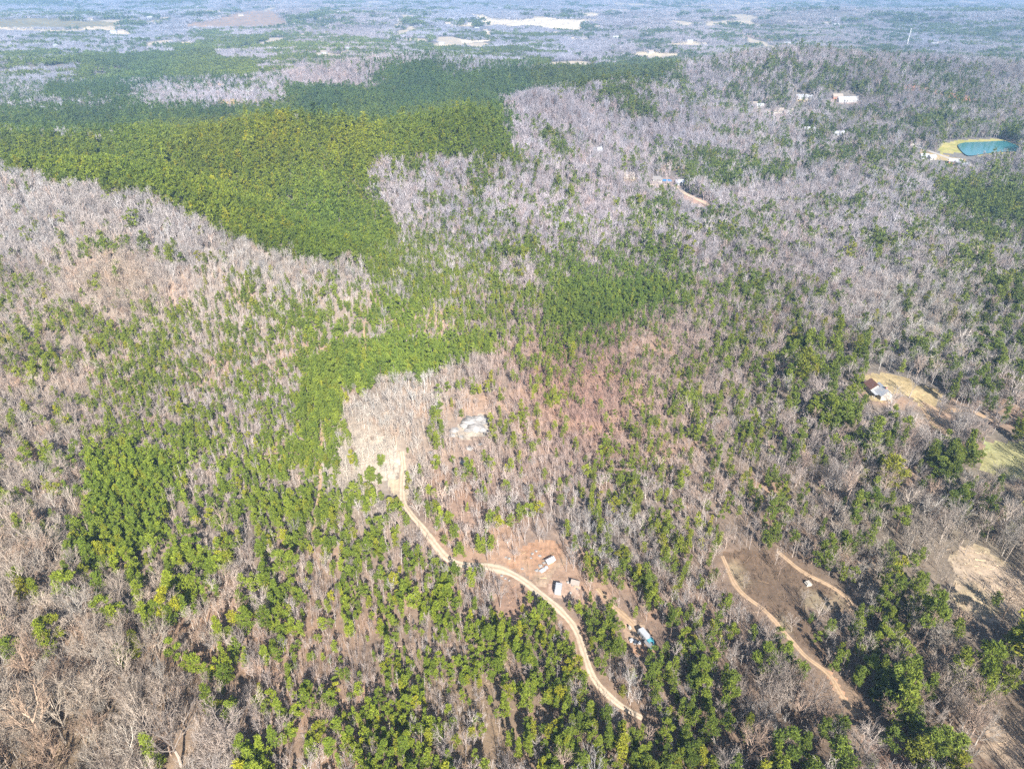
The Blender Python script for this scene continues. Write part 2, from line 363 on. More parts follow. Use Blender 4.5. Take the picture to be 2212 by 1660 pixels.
# how large the trees are, 1 = young stand with crowns 4 m across
SIZE = [(100, 1600, 2.20), (300, 1450, 2.03), (60, 1300, 1.94), (60, 1000, 1.43), (60, 700, 1.05), (350, 1330, 1.59), (450, 1500, 1.05), (250, 1080, 0.74), (300, 850, 0.68), (500, 950, 0.62), (500, 700, 0.62), (900, 700, 0.62), (1000, 600, 0.62), (150, 1500, 2.27), (420, 1640, 1.93), (430, 1350, 1.10), (330, 1200, 1.00), (1200, 1500, 0.85), (1850, 1600, 1.76), (2050, 1480, 1.85), (1450, 1640, 1.18), (750, 1450, 0.65), (1000, 1500, 0.71),
    (650, 1620, 1.01), (1000, 1640, 1.05), (1300, 1600, 0.98), (1250, 1400, 0.71), (1450, 1350, 0.94), (1500, 1500, 1.05), (1700, 1560, 1.67), (2000, 1560, 1.86), (2150, 1420, 2.29), (1800, 1380, 1.13), (2050, 1250, 1.05), (1600, 1150, 0.98), (1300, 1100, 1.01), (1300, 950, 0.62),
    (1000, 900, 0.94), (850, 830, 1.05), (1300, 780, 0.62), (1600, 900, 0.91), (1750, 850, 1.51), (2000, 950, 1.68), (2100, 1100, 1.68), (1900, 700, 1.43), (2100, 600, 1.60), (1600, 650, 1.05), (1300, 650, 0.74), (1100, 500, 1.34), (1500, 450, 1.60), (1900, 400, 1.76), (300, 480, 1.60), (600, 560, 1.05),
    (600, 400, 1.47), (200, 340, 1.51), (900, 300, 1.60), (1300, 250, 1.85), (2000, 200, 2.10), (700, 200, 1.93), (100, 560, 1.34)]

# ------------------------------------------------------------------ materials
def mat(name, rough=.8, spec=.2):
    m = bpy.data.materials.new(name); m.use_nodes = True
    b = m.node_tree.nodes['Principled BSDF']
    b.inputs['Roughness'].default_value = rough
    b.inputs['Specular IOR Level'].default_value = spec
    return m, m.node_tree, b
def nd(t, typ, **kw):
    n = t.nodes.new(typ)
    for k, v in kw.items(): setattr(n, k, v)
    return n
def ramp(t, src, stops):
    r = nd(t, 'ShaderNodeValToRGB')
    while len(r.color_ramp.elements) < len(stops): r.color_ramp.elements.new(.5)
    for e, (p, c) in zip(r.color_ramp.elements, stops): e.position = p; e.color = (*c, 1) if len(c) == 3 else c
    t.links.new(src, r.inputs[0]); return r.outputs[0]
def mixc(t, mode, fac, a, b):
    m = nd(t, 'ShaderNodeMix', data_type='RGBA', blend_type=mode)
    for s, v in ((0, fac), (6, a), (7, b)):
        if hasattr(v, 'links'): t.links.new(v, m.inputs[s])
        else: m.inputs[s].default_value = v if s == 0 else (*v, 1)
    return m.outputs[2]
def noise(t, scale, detail=4, rough=.6, vec=None):
    n = nd(t, 'ShaderNodeTexNoise'); n.inputs['Scale'].default_value = scale; n.inputs['Detail'].default_value = detail; n.inputs['Roughness'].default_value = rough
    if vec is not None: t.links.new(vec, n.inputs['Vector'])
    return n.outputs['Fac']
def geo_pos(t):
    return nd(t, 'ShaderNodeNewGeometry').outputs['Position']

def soil_material(name, kind=0):
    m, t, b = mat(name, .95, .05)
    a = nd(t, 'ShaderNodeAttribute', attribute_name='soil').outputs['Color']
    p = geo_pos(t)
    n1 = noise(t, .35, 5, .65, p); n2 = noise(t, .03, 4, .6, p); n3 = noise(t, 2.2, 3, .7, p)
    c = mixc(t, 'MULTIPLY', 1, a, ramp(t, n1, [(.25, (.62, .6, .58)), (.5, (.95, .95, .95)), (.75, (1.28, 1.25, 1.2))]))
    c = mixc(t, 'MULTIPLY', 1, c, ramp(t, n2, [(.3, (.82, .84, .86)), (.7, (1.15, 1.1, 1.06))]))
    c = mixc(t, 'MULTIPLY', .6, c, ramp(t, n3, [(.3, (.7, .7, .7)), (.7, (1.2, 1.2, 1.2))]))
    if kind:
        w = nd(t, 'ShaderNodeTexWave'); w.inputs['Scale'].default_value = .16; w.inputs['Distortion'].default_value = 6; w.inputs['Detail'].default_value = 3
        t.links.new(p, w.inputs['Vector'])
        c = mixc(t, 'MULTIPLY', .35, c, ramp(t, w.outputs['Fac'], [(.2, (.8, .82, .8)), (.8, (1.1, 1.08, 1.05))]))
    t.links.new(c, b.inputs['Base Color'])
    bu = nd(t, 'ShaderNodeBump'); bu.inputs['Strength'].default_value = .5; bu.inputs['Distance'].default_value = .35
    t.links.new(n1, bu.inputs['Height']); t.links.new(bu.outputs[0], b.inputs['Normal'])
    return m
M_GROUND = soil_material('leaf_litter_ground')
M_FIELD = soil_material('open_field_ground', 1)

def tree_material(name, rough, dark, light, fall):
    m, t, b = mat(name, rough, .15)
    ti = nd(t, 'ShaderNodeAttribute', attribute_name='tint', attribute_type='INSTANCER').outputs['Color']
    vc = nd(t, 'ShaderNodeAttribute', attribute_name='shade').outputs['Color']
    rnd = nd(t, 'ShaderNodeObjectInfo').outputs['Random']
    c = mixc(t, 'MULTIPLY', 1, ti, vc)
    c = mixc(t, 'MULTIPLY', 1, c, ramp(t, rnd, [(0, dark), (.5, (1, 1, 1)), (1, light)]))
    t.links.new(c, b.inputs['Base Color'])
    if fall:
        tr = nd(t, 'ShaderNodeBsdfTranslucent'); t.links.new(c, tr.inputs[0])
        ms = nd(t, 'ShaderNodeMixShader'); ms.inputs[0].default_value = fall
        t.links.new(b.outputs[0], ms.inputs[1]); t.links.new(tr.outputs[0], ms.inputs[2])
        t.links.new(ms.outputs[0], t.nodes['Material Output'].inputs['Surface'])
    return m
M_NEEDLE = tree_material('pine_needles', .7, (.72, .78, .8), (1.3, 1.22, 1.0), .22)
M_TWIG = tree_material('bare_twigs', .85, (.70, .69, .70), (1.22, 1.20, 1.17), 0)
M_BARK, _t, _b = mat('pine_bark', .9, .1)
_t.links.new(ramp(_t, noise(_t, 3, 4), [(.3, (.13, .09, .07)), (.7, (.30, .22, .17))]), _b.inputs['Base Color'])

def plain(name, col, rough=.7, metal=0, var=.18, scale=1.2, spec=.3):
    m, t, b = mat(name, rough, spec)
    o = nd(t, 'ShaderNodeTexCoord').outputs['Object']
    c = mixc(t, 'MULTIPLY', 1, col, ramp(t, noise(t, scale, 5, .65, o), [(.25, (1-var,)*3), (.75, (1+var,)*3)]))
    t.links.new(c, b.inputs['Base Color']); b.inputs['Metallic'].default_value = metal
    return m

# ------------------------------------------------------------------ mesh helpers
def mesh_np(name, V, F, m, attrs=None, smooth=False):
    """V (n,3); F list of (k,n) arrays or one array of faces with equal corners"""
    me = bpy.data.meshes.new(name)
    Fs = F if isinstance(F, list) else [F]
    Fs = [np.asarray(f) for f in Fs if len(f)]
    me.vertices.add(len(V)); me.vertices.foreach_set('co', np.asarray(V, np.float32).ravel())
    loops = np.concatenate([f.ravel() for f in Fs]) if Fs else np.zeros(0)
    tot = np.concatenate([np.full(len(f), f.shape[1]) for f in Fs]) if Fs else np.zeros(0)
    me.loops.add(len(loops)); me.loops.foreach_set('vertex_index', loops.astype(np.int32))
    me.polygons.add(len(tot))
    st = np.concatenate([[0], np.cumsum(tot)[:-1]])
    me.polygons.foreach_set('loop_start', st.astype(np.int32))
    if smooth: me.polygons.foreach_set('use_smooth', np.ones(len(tot), bool))
    for k, v in (attrs or {}).items():
        a = me.attributes.new(k, 'FLOAT_COLOR', 'POINT')
        a.data.foreach_set('color', np.hstack([v, np.ones((len(v), 1))]).astype(np.float32).ravel())
    me.update(calc_edges=True)
    me.materials.append(m)
    return me
def link(name, me, parent=None, kind=None):
    o = bpy.data.objects.new(name, me); COL.objects.link(o)
    if parent: o.parent = parent
    if kind: o['kind'] = kind
    return o
def tag(o, label, cat, group=None):
    o['label'] = label; o['category'] = cat
    if group: o['group'] = group
    return o
def empty(name, loc, rz, label, cat, group=None):
    o = bpy.data.objects.new(name, None); COL.objects.link(o)
    o.location = loc; o.rotation_euler = (0, 0, rz); o.empty_display_size = .5
    return tag(o, label, cat, group)
class MB:
    def __init__(s): s.v = []; s.f = []; s.c = []
    def add(s, V, F, c=(1, 1, 1)):
        k = len(s.v); s.v += [tuple(p) for p in V]; s.f += [tuple(i+k for i in f) for f in F]; s.c += [c]*len(V)
    def box(s, x0, x1, y0, y1, z0, z1, c=(1, 1, 1)):
        V = [(x0, y0, z0), (x1, y0, z0), (x1, y1, z0), (x0, y1, z0), (x0, y0, z1), (x1, y0, z1), (x1, y1, z1), (x0, y1, z1)]
        s.add(V, [(0, 3, 2, 1), (4, 5, 6, 7), (0, 1, 5, 4), (1, 2, 6, 5), (2, 3, 7, 6), (3, 0, 4, 7)], c)
    def tube(s, p0, p1, r0, r1, n=6, c=(1, 1, 1)):
        p0 = Vector(p0); p1 = Vector(p1); d = (p1-p0).normalized()
        a = d.orthogonal().normalized(); b = d.cross(a)
        V = []
        for p, r in ((p0, r0), (p1, r1)):
            for i in range(n):
                t = 2*math.pi*i/n; V.append(p+(a*math.cos(t)+b*math.sin(t))*r)
        F = [(i, (i+1) % n, n+(i+1) % n, n+i) for i in range(n)]
        F += [tuple(range(n-1, -1, -1)), tuple(range(n, 2*n))]
        s.add(V, F, c)
    def ribbon(s, p0, p1, w0, w1, c=(1, 1, 1), side=None):
        p0 = Vector(p0); p1 = Vector(p1); d = (p1-p0)
        q = side or Vector((random.gauss(0, 1), random.gauss(0, 1), random.gauss(0, 1)))
        q = d.cross(q)
        if q.length < 1e-6: return
        q.normalize()
        s.add([p0-q*w0, p0+q*w0, p1+q*w1, p1-q*w1], [(0, 1, 2, 3)], c)
    def mesh(s, name, m, shade=False, bevel=0):
        me = bpy.data.meshes.new(name); me.from_pydata(s.v, [], s.f); me.update()
        if shade:
            a = me.attributes.new('shade', 'FLOAT_COLOR', 'POINT')
            a.data.foreach_set('color', np.array([(*c, 1) for c in s.c], np.float32).ravel())
        me.materials.append(m); return me
    def build(s, name, m, parent=None, kind=None, shade=False):
        return link(name, s.mesh(name, m, shade), parent, kind)

# ------------------------------------------------------------------ the ground
PX, PY, _ = project(GX, GY, GZ)
front = GY > 5
PX = np.where(front, PX, -900); PY = np.where(front, PY, 1900)
soil = idw(LITTER, PX, PY)*np.array([.60, .63, .64])
dGr = np.hypot(GX, GY)
# clay showing through, in patches
cl = fbm(1, GX/23, GY/23, 4)
k = (sstep(.56, .72, cl)*sstep(800, 500, dGr)*.45)[:, None]
soil = soil*(1-k)+k*np.array([.46, .29, .19])
k2 = (sstep(.58, .75, fbm(6, GX/40+9, GY/40, 4))*.5)[:, None]
soil = soil*(1-k2)+k2*soil*np.array([.62, .66, .72])
def small_fields(x, y): return (fbm(5, x/150, y/420, 3) > .69) & (np.hypot(x, y) > 1500) & (np.hypot(x, y) < 9000)
sf = small_fields(GX, GY) & (PY < 150)
# beyond the last modelled trees the canopy is only colour
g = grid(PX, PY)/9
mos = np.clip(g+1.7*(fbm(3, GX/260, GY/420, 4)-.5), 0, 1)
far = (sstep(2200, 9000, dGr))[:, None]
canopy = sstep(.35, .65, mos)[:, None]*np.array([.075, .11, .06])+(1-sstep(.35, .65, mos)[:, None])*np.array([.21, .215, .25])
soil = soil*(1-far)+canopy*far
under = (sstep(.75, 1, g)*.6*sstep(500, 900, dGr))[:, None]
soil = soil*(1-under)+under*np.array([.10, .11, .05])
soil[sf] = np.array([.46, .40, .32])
cell = np.arange(NR*NA).reshape(NR, NA)
Q = np.stack([cell[:-1, :-1], cell[:-1, 1:], cell[1:, 1:], cell[1:, :-1]], -1).reshape(-1, 4)[:, ::-1]
qx = PX[Q].mean(1); qy = PY[Q].mean(1); qd = dGr[Q].mean(1)
wob = 5*(fbm(2, GX[Q[:, 0]]/9, GY[Q[:, 0]]/9, 2)-.5)*np.clip(400/qd, .1, 1)*2
owner = np.full(len(Q), -1)
for i, (nm, poly, sk, cov) in enumerate(OPEN):
    vis = in_poly(qx+wob, qy+wob, poly)
    # only the slope that faces the camera there, not ground hidden behind it
    cx = sum(p[0] for p in poly)/len(poly); cy = sum(p[1] for p in poly)/len(poly)
    gx, gy, gz = ground(cx, cy); d0 = math.hypot(gx, gy)
    vis &= (qd > d0*.75) & (qd < d0*1.4)
    owner[vis] = i
def sub(sel, name, col, m):
    f = Q[sel]; u, inv = np.unique(f, return_inverse=True); inv = inv.reshape(-1, 4)
    V = np.stack([GX[u], GY[u], GZ[u]], 1)
    c = col[u] if col.ndim == 2 else np.tile(col, (len(u), 1))
    return mesh_np(name, V, inv, m, {'soil': c}, True)
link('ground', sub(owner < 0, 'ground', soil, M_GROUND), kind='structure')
for i, (nm, poly, sk, cov) in enumerate(OPEN):
    s_ = owner == i
    if not s_.any(): continue
    base = np.array(SOIL[sk])*.88
    n_ = fbm(4, GX/14, GY/14, 3)[:, None]; n2_ = fbm(1, GX/5, GY/5, 3)[:, None]
    alt = {'green_hay': (.36, .40, .17), 'lawn': (.44, .40, .17), 'clay': (.40, .30, .22), 'burnt': (.30, .24, .16), 'straw': (.36, .30, .20)}.get(sk, base*.82)
    c = base*(1-sstep(.4, .62, n_))+np.array(alt)*sstep(.4, .62, n_)
    c = c*(.82+.36*n2_)
    link(nm, sub(s_, nm, c, M_FIELD), kind='structure')

# ------------------------------------------------------------------ roads and tracks
ROADPX = []
def track(name, pts, width, m, lift=.12, pale=None, clear=1.0):
    p = np.array(pts, float)
    t = np.linspace(0, len(p)-1, (len(p)-1)*10+1)
    i = np.clip(t.astype(int), 0, len(p)-2); f = (t-i)[:, None]
    p0 = p[np.clip(i-1, 0, None)]; p1 = p[i]; p2 = p[i+1]; p3 = p[np.clip(i+2, None, len(p)-1)]
    c = .5*(2*p1+(p2-p0)*f+(2*p0-5*p1+4*p2-p3)*f**2+(3*p1-p0-3*p2+p3)*f**3)
    x, y, z = trace(c[:, 0], c[:, 1], H)
    # even steps on the ground
    s = np.concatenate([[0], np.cumsum(np.hypot(np.diff(x), np.diff(y)))])
    n = max(8, int(s[-1]/2.0)); q = np.linspace(0, s[-1], n)
    x = np.interp(q, s, x); y = np.interp(q, s, y)
    tx = np.gradient(x); ty = np.gradient(y); L = np.hypot(tx, ty); nx, ny = -ty/L, tx/L
    wd = width*(.85+.4*fbm(3, q/11, q*0+5, 2))
    if np.ndim(pale): wd = wd*np.interp(q/s[-1], np.linspace(0, 1, len(pale)), pale)
    K = 7; V = []; U = []
    for j in range(K):
        o = (j/(K-1)-.5)
        e = 1+.9*(fbm(5, q/5+j*7, q*0, 3)-.5) if j in (0, K-1) else 1
        vx = x+nx*wd*o*e; vy = y+ny*wd*o*e
        crown = lift if 0 < j < K-1 else -.05
        V.append(np.stack([vx, vy, H(vx, vy)+crown], 1)); U.append(np.full(n, abs(o)*2))
    V = np.stack(V, 1).reshape(-1, 3); U = np.stack(U, 1).ravel()
    idx = np.arange(n*K).reshape(n, K)
    F = np.stack([idx[:-1, :-1], idx[:-1, 1:], idx[1:, 1:], idx[1:, :-1]], -1).reshape(-1, 4)
    me = mesh_np(name, V, F, m, {'across': np.stack([U, U, U], 1)}, True)
    if me.polygons[0].normal.z < 0: me.flip_normals()
    link(name, me, kind='structure')
    ROADPX.append((np.stack([x, y], 1), width, clear))
def road_material(name, c_edge, c_mid, c_rut):
    m, t, b = mat(name, .95, .05)
    a = nd(t, 'ShaderNodeAttribute', attribute_name='across').outputs['Fac']
    p = geo_pos(t)
    c = ramp(t, a, [(0, c_mid), (.35, c_rut), (.6, c_rut), (.85, c_mid), (1, c_edge)])
    c = mixc(t, 'MULTIPLY', 1, c, ramp(t, noise(t, .5, 5, .7, p), [(.3, (.8, .78, .75)), (.7, (1.15, 1.14, 1.12))]))
    t.links.new(c, b.inputs['Base Color']); return m
M_SAND = road_material('sandy_road', (.30, .21, .15), (.42, .33, .24), (.56, .46, .35))
M_CLAYTRACK = road_material('clay_track', (.28, .20, .14), (.34, .24, .15), (.46, .33, .22))
M_ASPHALT = road_material('worn_asphalt', (.42, .38, .33), (.36, .34, .33), (.42, .40, .38))
track('dirt_road', [(868, 975), (872, 1005), (870, 1035), (869, 1062), (872, 1085), (890, 1112), (915, 1142), (940, 1175), (972, 1210), (1010, 1220), (1052, 1223), (1090, 1232), (1122, 1248), (1155, 1272), (1190, 1300), (1222, 1330), (1245, 1362), (1262, 1408), (1278, 1455), (1305, 1492), (1340, 1522), (1388, 1550)], 3.0, M_SAND,
      pale=[.8, .8, 1, 1, .9, .9, .95, 1.1, 1.1, 1.1, 1.3, 1.6, 1.3, 1.1, 1.05, 1, 1, .95, .9, .8, .75, .6])
track('clay_track', [(697, 915), (694, 950), (690, 985), (691, 1010), (692, 1040), (688, 1075), (683, 1105), (676, 1140), (674, 1172)], 1.5, M_CLAYTRACK, clear=.55)
track('upper_clay_track', [(786, 706), (788, 725), (790, 745), (795, 765)], 2.2, M_CLAYTRACK, clear=.6)
track('east_track', [(1680, 1190), (1705, 1212), (1740, 1238), (1775, 1255), (1805, 1272), (1830, 1292), (1842, 1318)], 1.9, M_CLAYTRACK, clear=.9)
track('loop_track', [(1560, 1200), (1575, 1235), (1590, 1265), (1615, 1290), (1650, 1316), (1680, 1348), (1712, 1385), (1742, 1418), (1790, 1455), (1818, 1500), (1850, 1545)], 1.9, M_CLAYTRACK, clear=.8)
track('yard_drive', [(1290, 1270), (1316, 1300), (1340, 1322), (1366, 1345), (1385, 1372)], 2.2, M_CLAYTRACK)
track('meadow_drive', [(1990, 868), (2015, 880), (2045, 886), (2087, 884), (2120, 896), (2160, 908), (2212, 904), (2240, 900)], 3.6, M_CLAYTRACK)
track('spur_track', [(1992, 880), (2010, 905), (2038, 930), (2050, 945)], 2.6, M_CLAYTRACK)
track('hill_street', [(1555, 220), (1600, 232), (1650, 240), (1700, 244), (1745, 246)], 9, M_ASPHALT)
track('lake_street', [(1945, 305), (1990, 320), (2030, 334), (2060, 345), (2090, 355), (2130, 368)], 6, M_ASPHALT)
track('pool_drive', [(1395, 400), (1430, 398), (1462, 404), (1480, 418), (1510, 432), (1535, 446)], 5, M_SAND)
track('far_highway', [(1180, 60), (1215, 70), (1260, 80), (1330, 78), (1400, 66)], 22, M_ASPHALT)
track('gold_lane', [(440, 190), (490, 182), (540, 172)], 8, M_CLAYTRACK)

# ------------------------------------------------------------------ the lake
lm = bpy.data.meshes.new('lake')
tt = []
for i in range(len(LAKE)):
    a_ = LAKE[i-1]; b_ = LAKE[i]; c_ = LAKE[(i+1) % len(LAKE)]; d_ = LAKE[(i+2) % len(LAKE)]
    for f in (0, .33, .66):
        tt.append(tuple(.5*(2*b_[k]+(c_[k]-a_[k])*f+(2*a_[k]-5*b_[k]+4*c_[k]-d_[k])*f*f+(3*b_[k]-a_[k]-3*c_[k]+d_[k])*f**3) for k in (0, 1)))
LZW = LZ+.1
V = []
for p in tt:
    dx, dy, dz = ray(*p); t_ = (LZW-CAM_Z)/dz; V.append((dx*t_, dy*t_, LZW))
lm.from_pydata(V, [], [tuple(range(len(V)))]); lm.update()
if lm.polygons[0].normal.z < 0: lm.flip_normals()
m_, t_, b_ = mat('lake_water', .12, .5)
b_.inputs['Base Color'].default_value = (.045, .20, .23, 1)
bu = nd(t_, 'ShaderNodeBump'); bu.inputs['Strength'].default_value = .25; bu.inputs['Distance'].default_value = .1
t_.links.new(noise(t_, .6, 3, .5, geo_pos(t_)), bu.inputs['Height']); t_.links.new(bu.outputs[0], b_.inputs['Normal'])
lm.materials.append(m_)
link('lake_water', lm, kind='structure')

# ------------------------------------------------------------------ buildings, camp, rocks
KEEP_OFF = []
M_WHITE = plain('white_painted_metal', (.42, .43, .45), .35, .0, .08)
M_MAST = plain('white_mast_steel', (.75, .75, .75), .5, 0, .03)
M_TEAL = plain('teal_tarpaulin', (.06, .24, .29), .5)
M_BLUE = plain('blue_tarpaulin', (.05, .22, .48), .5)
M_BROWNROOF = plain('brown_shingles', (.16, .085, .07), .85)
M_METALROOF = plain('pale_metal_roof', (.46, .48, .52), .3, .25, .08)
M_GREYROOF = plain('grey_shingles', (.2, .19, .19), .85)
M_TANROOF = plain('tan_roof', (.28, .24, .21), .8)
M_SIDING = plain('pale_siding', (.42, .39, .34), .7)
M_BRICKWALL = plain('brick_wall', (.34, .17, .12), .85)
M_GLASS = plain('dark_window_glass', (.03, .04, .055), .1, 0, .05, 1, .5)
M_DARK = plain('dark_trim', (.06, .05, .05), .8)
M_WOOD = plain('weathered_wood', (.36, .27, .20), .9)
M_ROCK, _t, _b = mat('bare_rock', .9, .1)
_c = ramp(_t, noise(_t, .8, 6, .7), [(.38, (.10, .09, .08)), (.47, (.28, .265, .25)), (.65, (.42, .40, .38))])
_t.links.new(_c, _b.inputs['Base Color'])
M_JUNK = plain('grey_scrap', (.50, .48, .47), .8, 0, .4, 3)
def house(loc, rz, L, W, Hh, wallm, roofm, label, cat='house', group=None, name='house', detail=1, pitch=.42, chimney=False, porch=False, roof2=None):
    x, y, z = loc
    e = empty(name, (x, y, Hs(x, y)), rz, label, cat, group)
    KEEP_OFF.append((x, y, math.hypot(L, W)*.5+2.0))
    l, w = L/2, W/2; r = w*pitch*2
    m = MB(); m.add([(-l, -w, -1.2), (l, -w, -1.2), (l, w, -1.2), (-l, w, -1.2), (-l, -w, Hh), (l, -w, Hh), (l, w, Hh), (-l, w, Hh), (-l, 0, Hh+r), (l, 0, Hh+r)],
        [(0, 1, 5, 4), (2, 3, 7, 6), (1, 2, 6, 9, 5), (3, 0, 4, 8, 7), (0, 3, 2, 1)])
    m.build('wall', wallm, e)
    o = .55
    def slope(y0, z0, y1, z1, mt):
        m = MB(); t = .18
        V = [(-l-o, y0, z0), (l+o, y0, z0), (l+o, y1, z1), (-l-o, y1, z1)]
        m.add(V+[(a, b, c+t) for a, b, c in V], [(3, 2, 1, 0), (4, 5, 6, 7), (0, 1, 5, 4), (1, 2, 6, 5), (2, 3, 7, 6), (3, 0, 4, 7)])
        return m.build('roof', mt, e)
    k = r/w
    a = slope(-w-o, Hh-o*k+.02, -.01, Hh+r+.02, roofm)
    slope(w+o, Hh-o*k+.02, .01, Hh+r+.02, roof2 or roofm)
    if chimney:
        c = MB(); c.box(l*.3, l*.3+.9, -.45, .45, Hh*.6, Hh+r+1.1); ch = c.build('chimney', M_BRICKWALL, a)
    if detail:
        d = MB(); d.box(-.5, .5, -w-.06, -w+.02, 0, 2.1); dr = d.build('door', M_DARK, e)
        for xx in ([-.65, -.3, .3, .65] if L > 9 else [-.6, .6]):
            q = MB(); q.box(xx*l-.55, xx*l+.55, -w-.05, -w+.02, .95, 2.1); wi = q.build('window', M_WHITE, e)
            q = MB(); q.box(xx*l-.45, xx*l+.45, -w-.07, -w-.052, 1.05, 2.0); q.build('pane', M_GLASS, wi)
    if porch:
        q = MB(); q.box(-l*.6, l*.6, -w-2.6, -w-.1, Hh-.55, Hh-.4)
        q.build('porch_roof', roof2 or roofm, e)
        for xx in (-.55, -.18, .18, .55):
            q = MB(); q.box(xx*l-.08, xx*l+.08, -w-2.5, -w-2.34, -.6, Hh-.56); q.build('porch_post', M_WHITE, e)
    return e
# the long pale-roofed house in the meadow
ax_, ay_, _ = ground(1889, 838); bx_, by_, _ = ground(1920, 870)
gx, gy, hr_ = (ax_+bx_)/2, (ay_+by_)/2, math.atan2(by_-ay_, bx_-ax_); hl_ = math.hypot(bx_-ax_, by_-ay_)
print('HOUSE', hl_, hr_)
house((gx, gy, gz), hr_, hl_*.62, 6.5, 2.8, M_SIDING, M_METALROOF, 'long white-roofed house with brown end gable standing in the eastern meadow', porch=True, chimney=True)
gx2, gy2, _ = ground(1884, 842)
house((gx2, gy2, 0), hr_, 6.5, 6, 2.9, M_SIDING, M_BROWNROOF, 'brown-roofed wing at the upper end of the long meadow house', name='brown_roofed_house', detail=0)
# trailer home with a teal cover beside the yard drive
gx, gy, gz = ground(1394, 1380)
e = empty('trailer_home', (gx, gy, gz), R(-62), 'white trailer with teal tarp over one end in the reddish dirt yard', 'trailer'); e.scale = (.68, .68, .8)
KEEP_OFF.append((gx, gy, 8))
m = MB(); m.box(-4.6, 3.0, -1.6, 1.6, .55, 3.1); m.box(-4.4, 2.8, -1.45, 1.45, 3.1, 3.28); m.build('body', M_WHITE, e)
m = MB(); m.add([(3.0, -1.9, 0), (6.3, -2.2, -.1), (6.3, 2.2, -.1), (3.0, 1.9, 0), (3.02, -1.7, 3.3), (5.6, -1.3, 2.4), (5.6, 1.3, 2.4), (3.02, 1.7, 3.3)], [(0, 1, 5, 4), (1, 2, 6, 5), (2, 3, 7, 6), (4, 5, 6, 7), (3, 0, 4, 7), (3, 2, 1, 0)]); m.build('tarp', M_TEAL, e)
for xx in (-3.2, -.6):
    q = MB(); q.box(xx-.5, xx+.5, -1.66, -1.58, 1.4, 2.2); q.build('window', M_GLASS, e)
q = MB(); q.box(1.1, 1.9, -1.66, -1.58, .7, 2.6); q.build('door', M_JUNK, e)
q = MB(); q.tube((-1.2, -1.5, .45), (-1.2, -1.15, .45), .45, .45, 12); q.build('wheel', M_DARK, e)
q = MB(); q.tube((-6.0, 0, .5), (-4.6, 0, .6), .08, .08, 6); q.tube((-5.8, 0, -.3), (-5.8, 0, .6), .07, .07, 6); q.build('hitch', M_DARK, e)
# white camper in the pale camp yard
gx, gy, gz = ground(1206, 1277)
e = empty('camper', (gx, gy, gz), R(80), 'small white camper parked in the pale yard east of the sandy road', 'camper'); e.scale = (.7, .7, .85)
KEEP_OFF.append((gx, gy, 7))
m = MB(); m.box(-2.9, 2.9, -1.7, 1.7, .5, 2.9); m.box(-2.4, 1.6, -1.5, 1.5, 2.9, 3.1); m.add([(2.9, -1.7, .5), (3.9, -1.6, 1.1), (3.9, 1.6, 1.1), (2.9, 1.7, .5), (2.9, -1.7, 2.9), (3.7, -1.6, 2.5), (3.7, 1.6, 2.5), (2.9, 1.7, 2.9)], [(0, 1, 5, 4), (1, 2, 6, 5), (2, 3, 7, 6), (4, 5, 6, 7), (3, 2, 1, 0)]); m.build('body', M_WHITE, e)
for s_ in (-1, 1):
    q = MB(); q.box(-.9, .1, s_*1.71-.03, s_*1.71+.03, 1.5, 2.2); q.build('window', M_GLASS, e)
    q = MB(); q.tube((-.4, s_*1.4, .42), (-.4, s_*1.72, .42), .42, .42, 12); q.build('wheel', M_DARK, e)
q = MB(); q.box(1.2, 1.95, -1.76, -1.68, .6, 2.4); q.build('door', M_GREYROOF, e)
# junk: scraps lying in the yards, each its own piece
def lump(s, flat=.6, seed=0, n=7):
    r_ = random.Random(seed); V = []; F = []
    rings = 4
    V.append((0, 0, -s*.3))
    for i in range(rings):
        t = (i+.6)/rings
        for j in range(n):
            a = 2*math.pi*j/n+i*.3; q = s*math.sin(math.pi*min(.98, t*.85+.1))*r_.uniform(.62, 1.3)
            V.append((q*math.cos(a), q*math.sin(a), s*flat*(t*1.2-.2)*r_.uniform(.85, 1.15)))
    V.append((0, 0, s*flat*1.02))
    F += [(0, 1+(j+1) % n, 1+j) for j in range(n)]
    for i in range(rings-1):
        for j in range(n):
            a = 1+i*n+j; b = 1+i*n+(j+1) % n; F.append((a, b, b+n)); F.append((a, b+n, a+n))
    k = 1+(rings-1)*n
    F += [(k+j, k+(j+1) % n, len(V)-1) for j in range(n)]
    me = bpy.data.meshes.new('stone'); me.from_pydata(V, [], F); me.update(); return me
def scatter_named(name, cat, group, pts, mk, labels, m, off=0, zs_=1):
    for i, (p, q) in enumerate(zip(pts, labels)):
        x, y, z = ground(*p)
        me = mk(i); me.materials.append(m)
        o = link(name, me); o.scale = (zs_, zs_, zs_); o.location = (x, y, z+off); o.rotation_euler = (0, 0, random.uniform(0, 6.3))
        tag(o, q, cat, group)
        KEEP_OFF.append((x, y, 2.5))
rock_pts = [(1018, 912, 5.8), (1034, 906, 5.0), (1046, 912, 3.6), (1004, 918, 4.0), (1026, 924, 5.6), (1040, 928, 4.2), (1012, 930, 3.0), (980, 930, 3.2), (976, 941, 2.2), (1050, 934, 2.4), (996, 944, 1.8), (1014, 969, 2.4), (1000, 1000, 2.0), (1038, 960, 1.6), (930, 978, 1.8)]
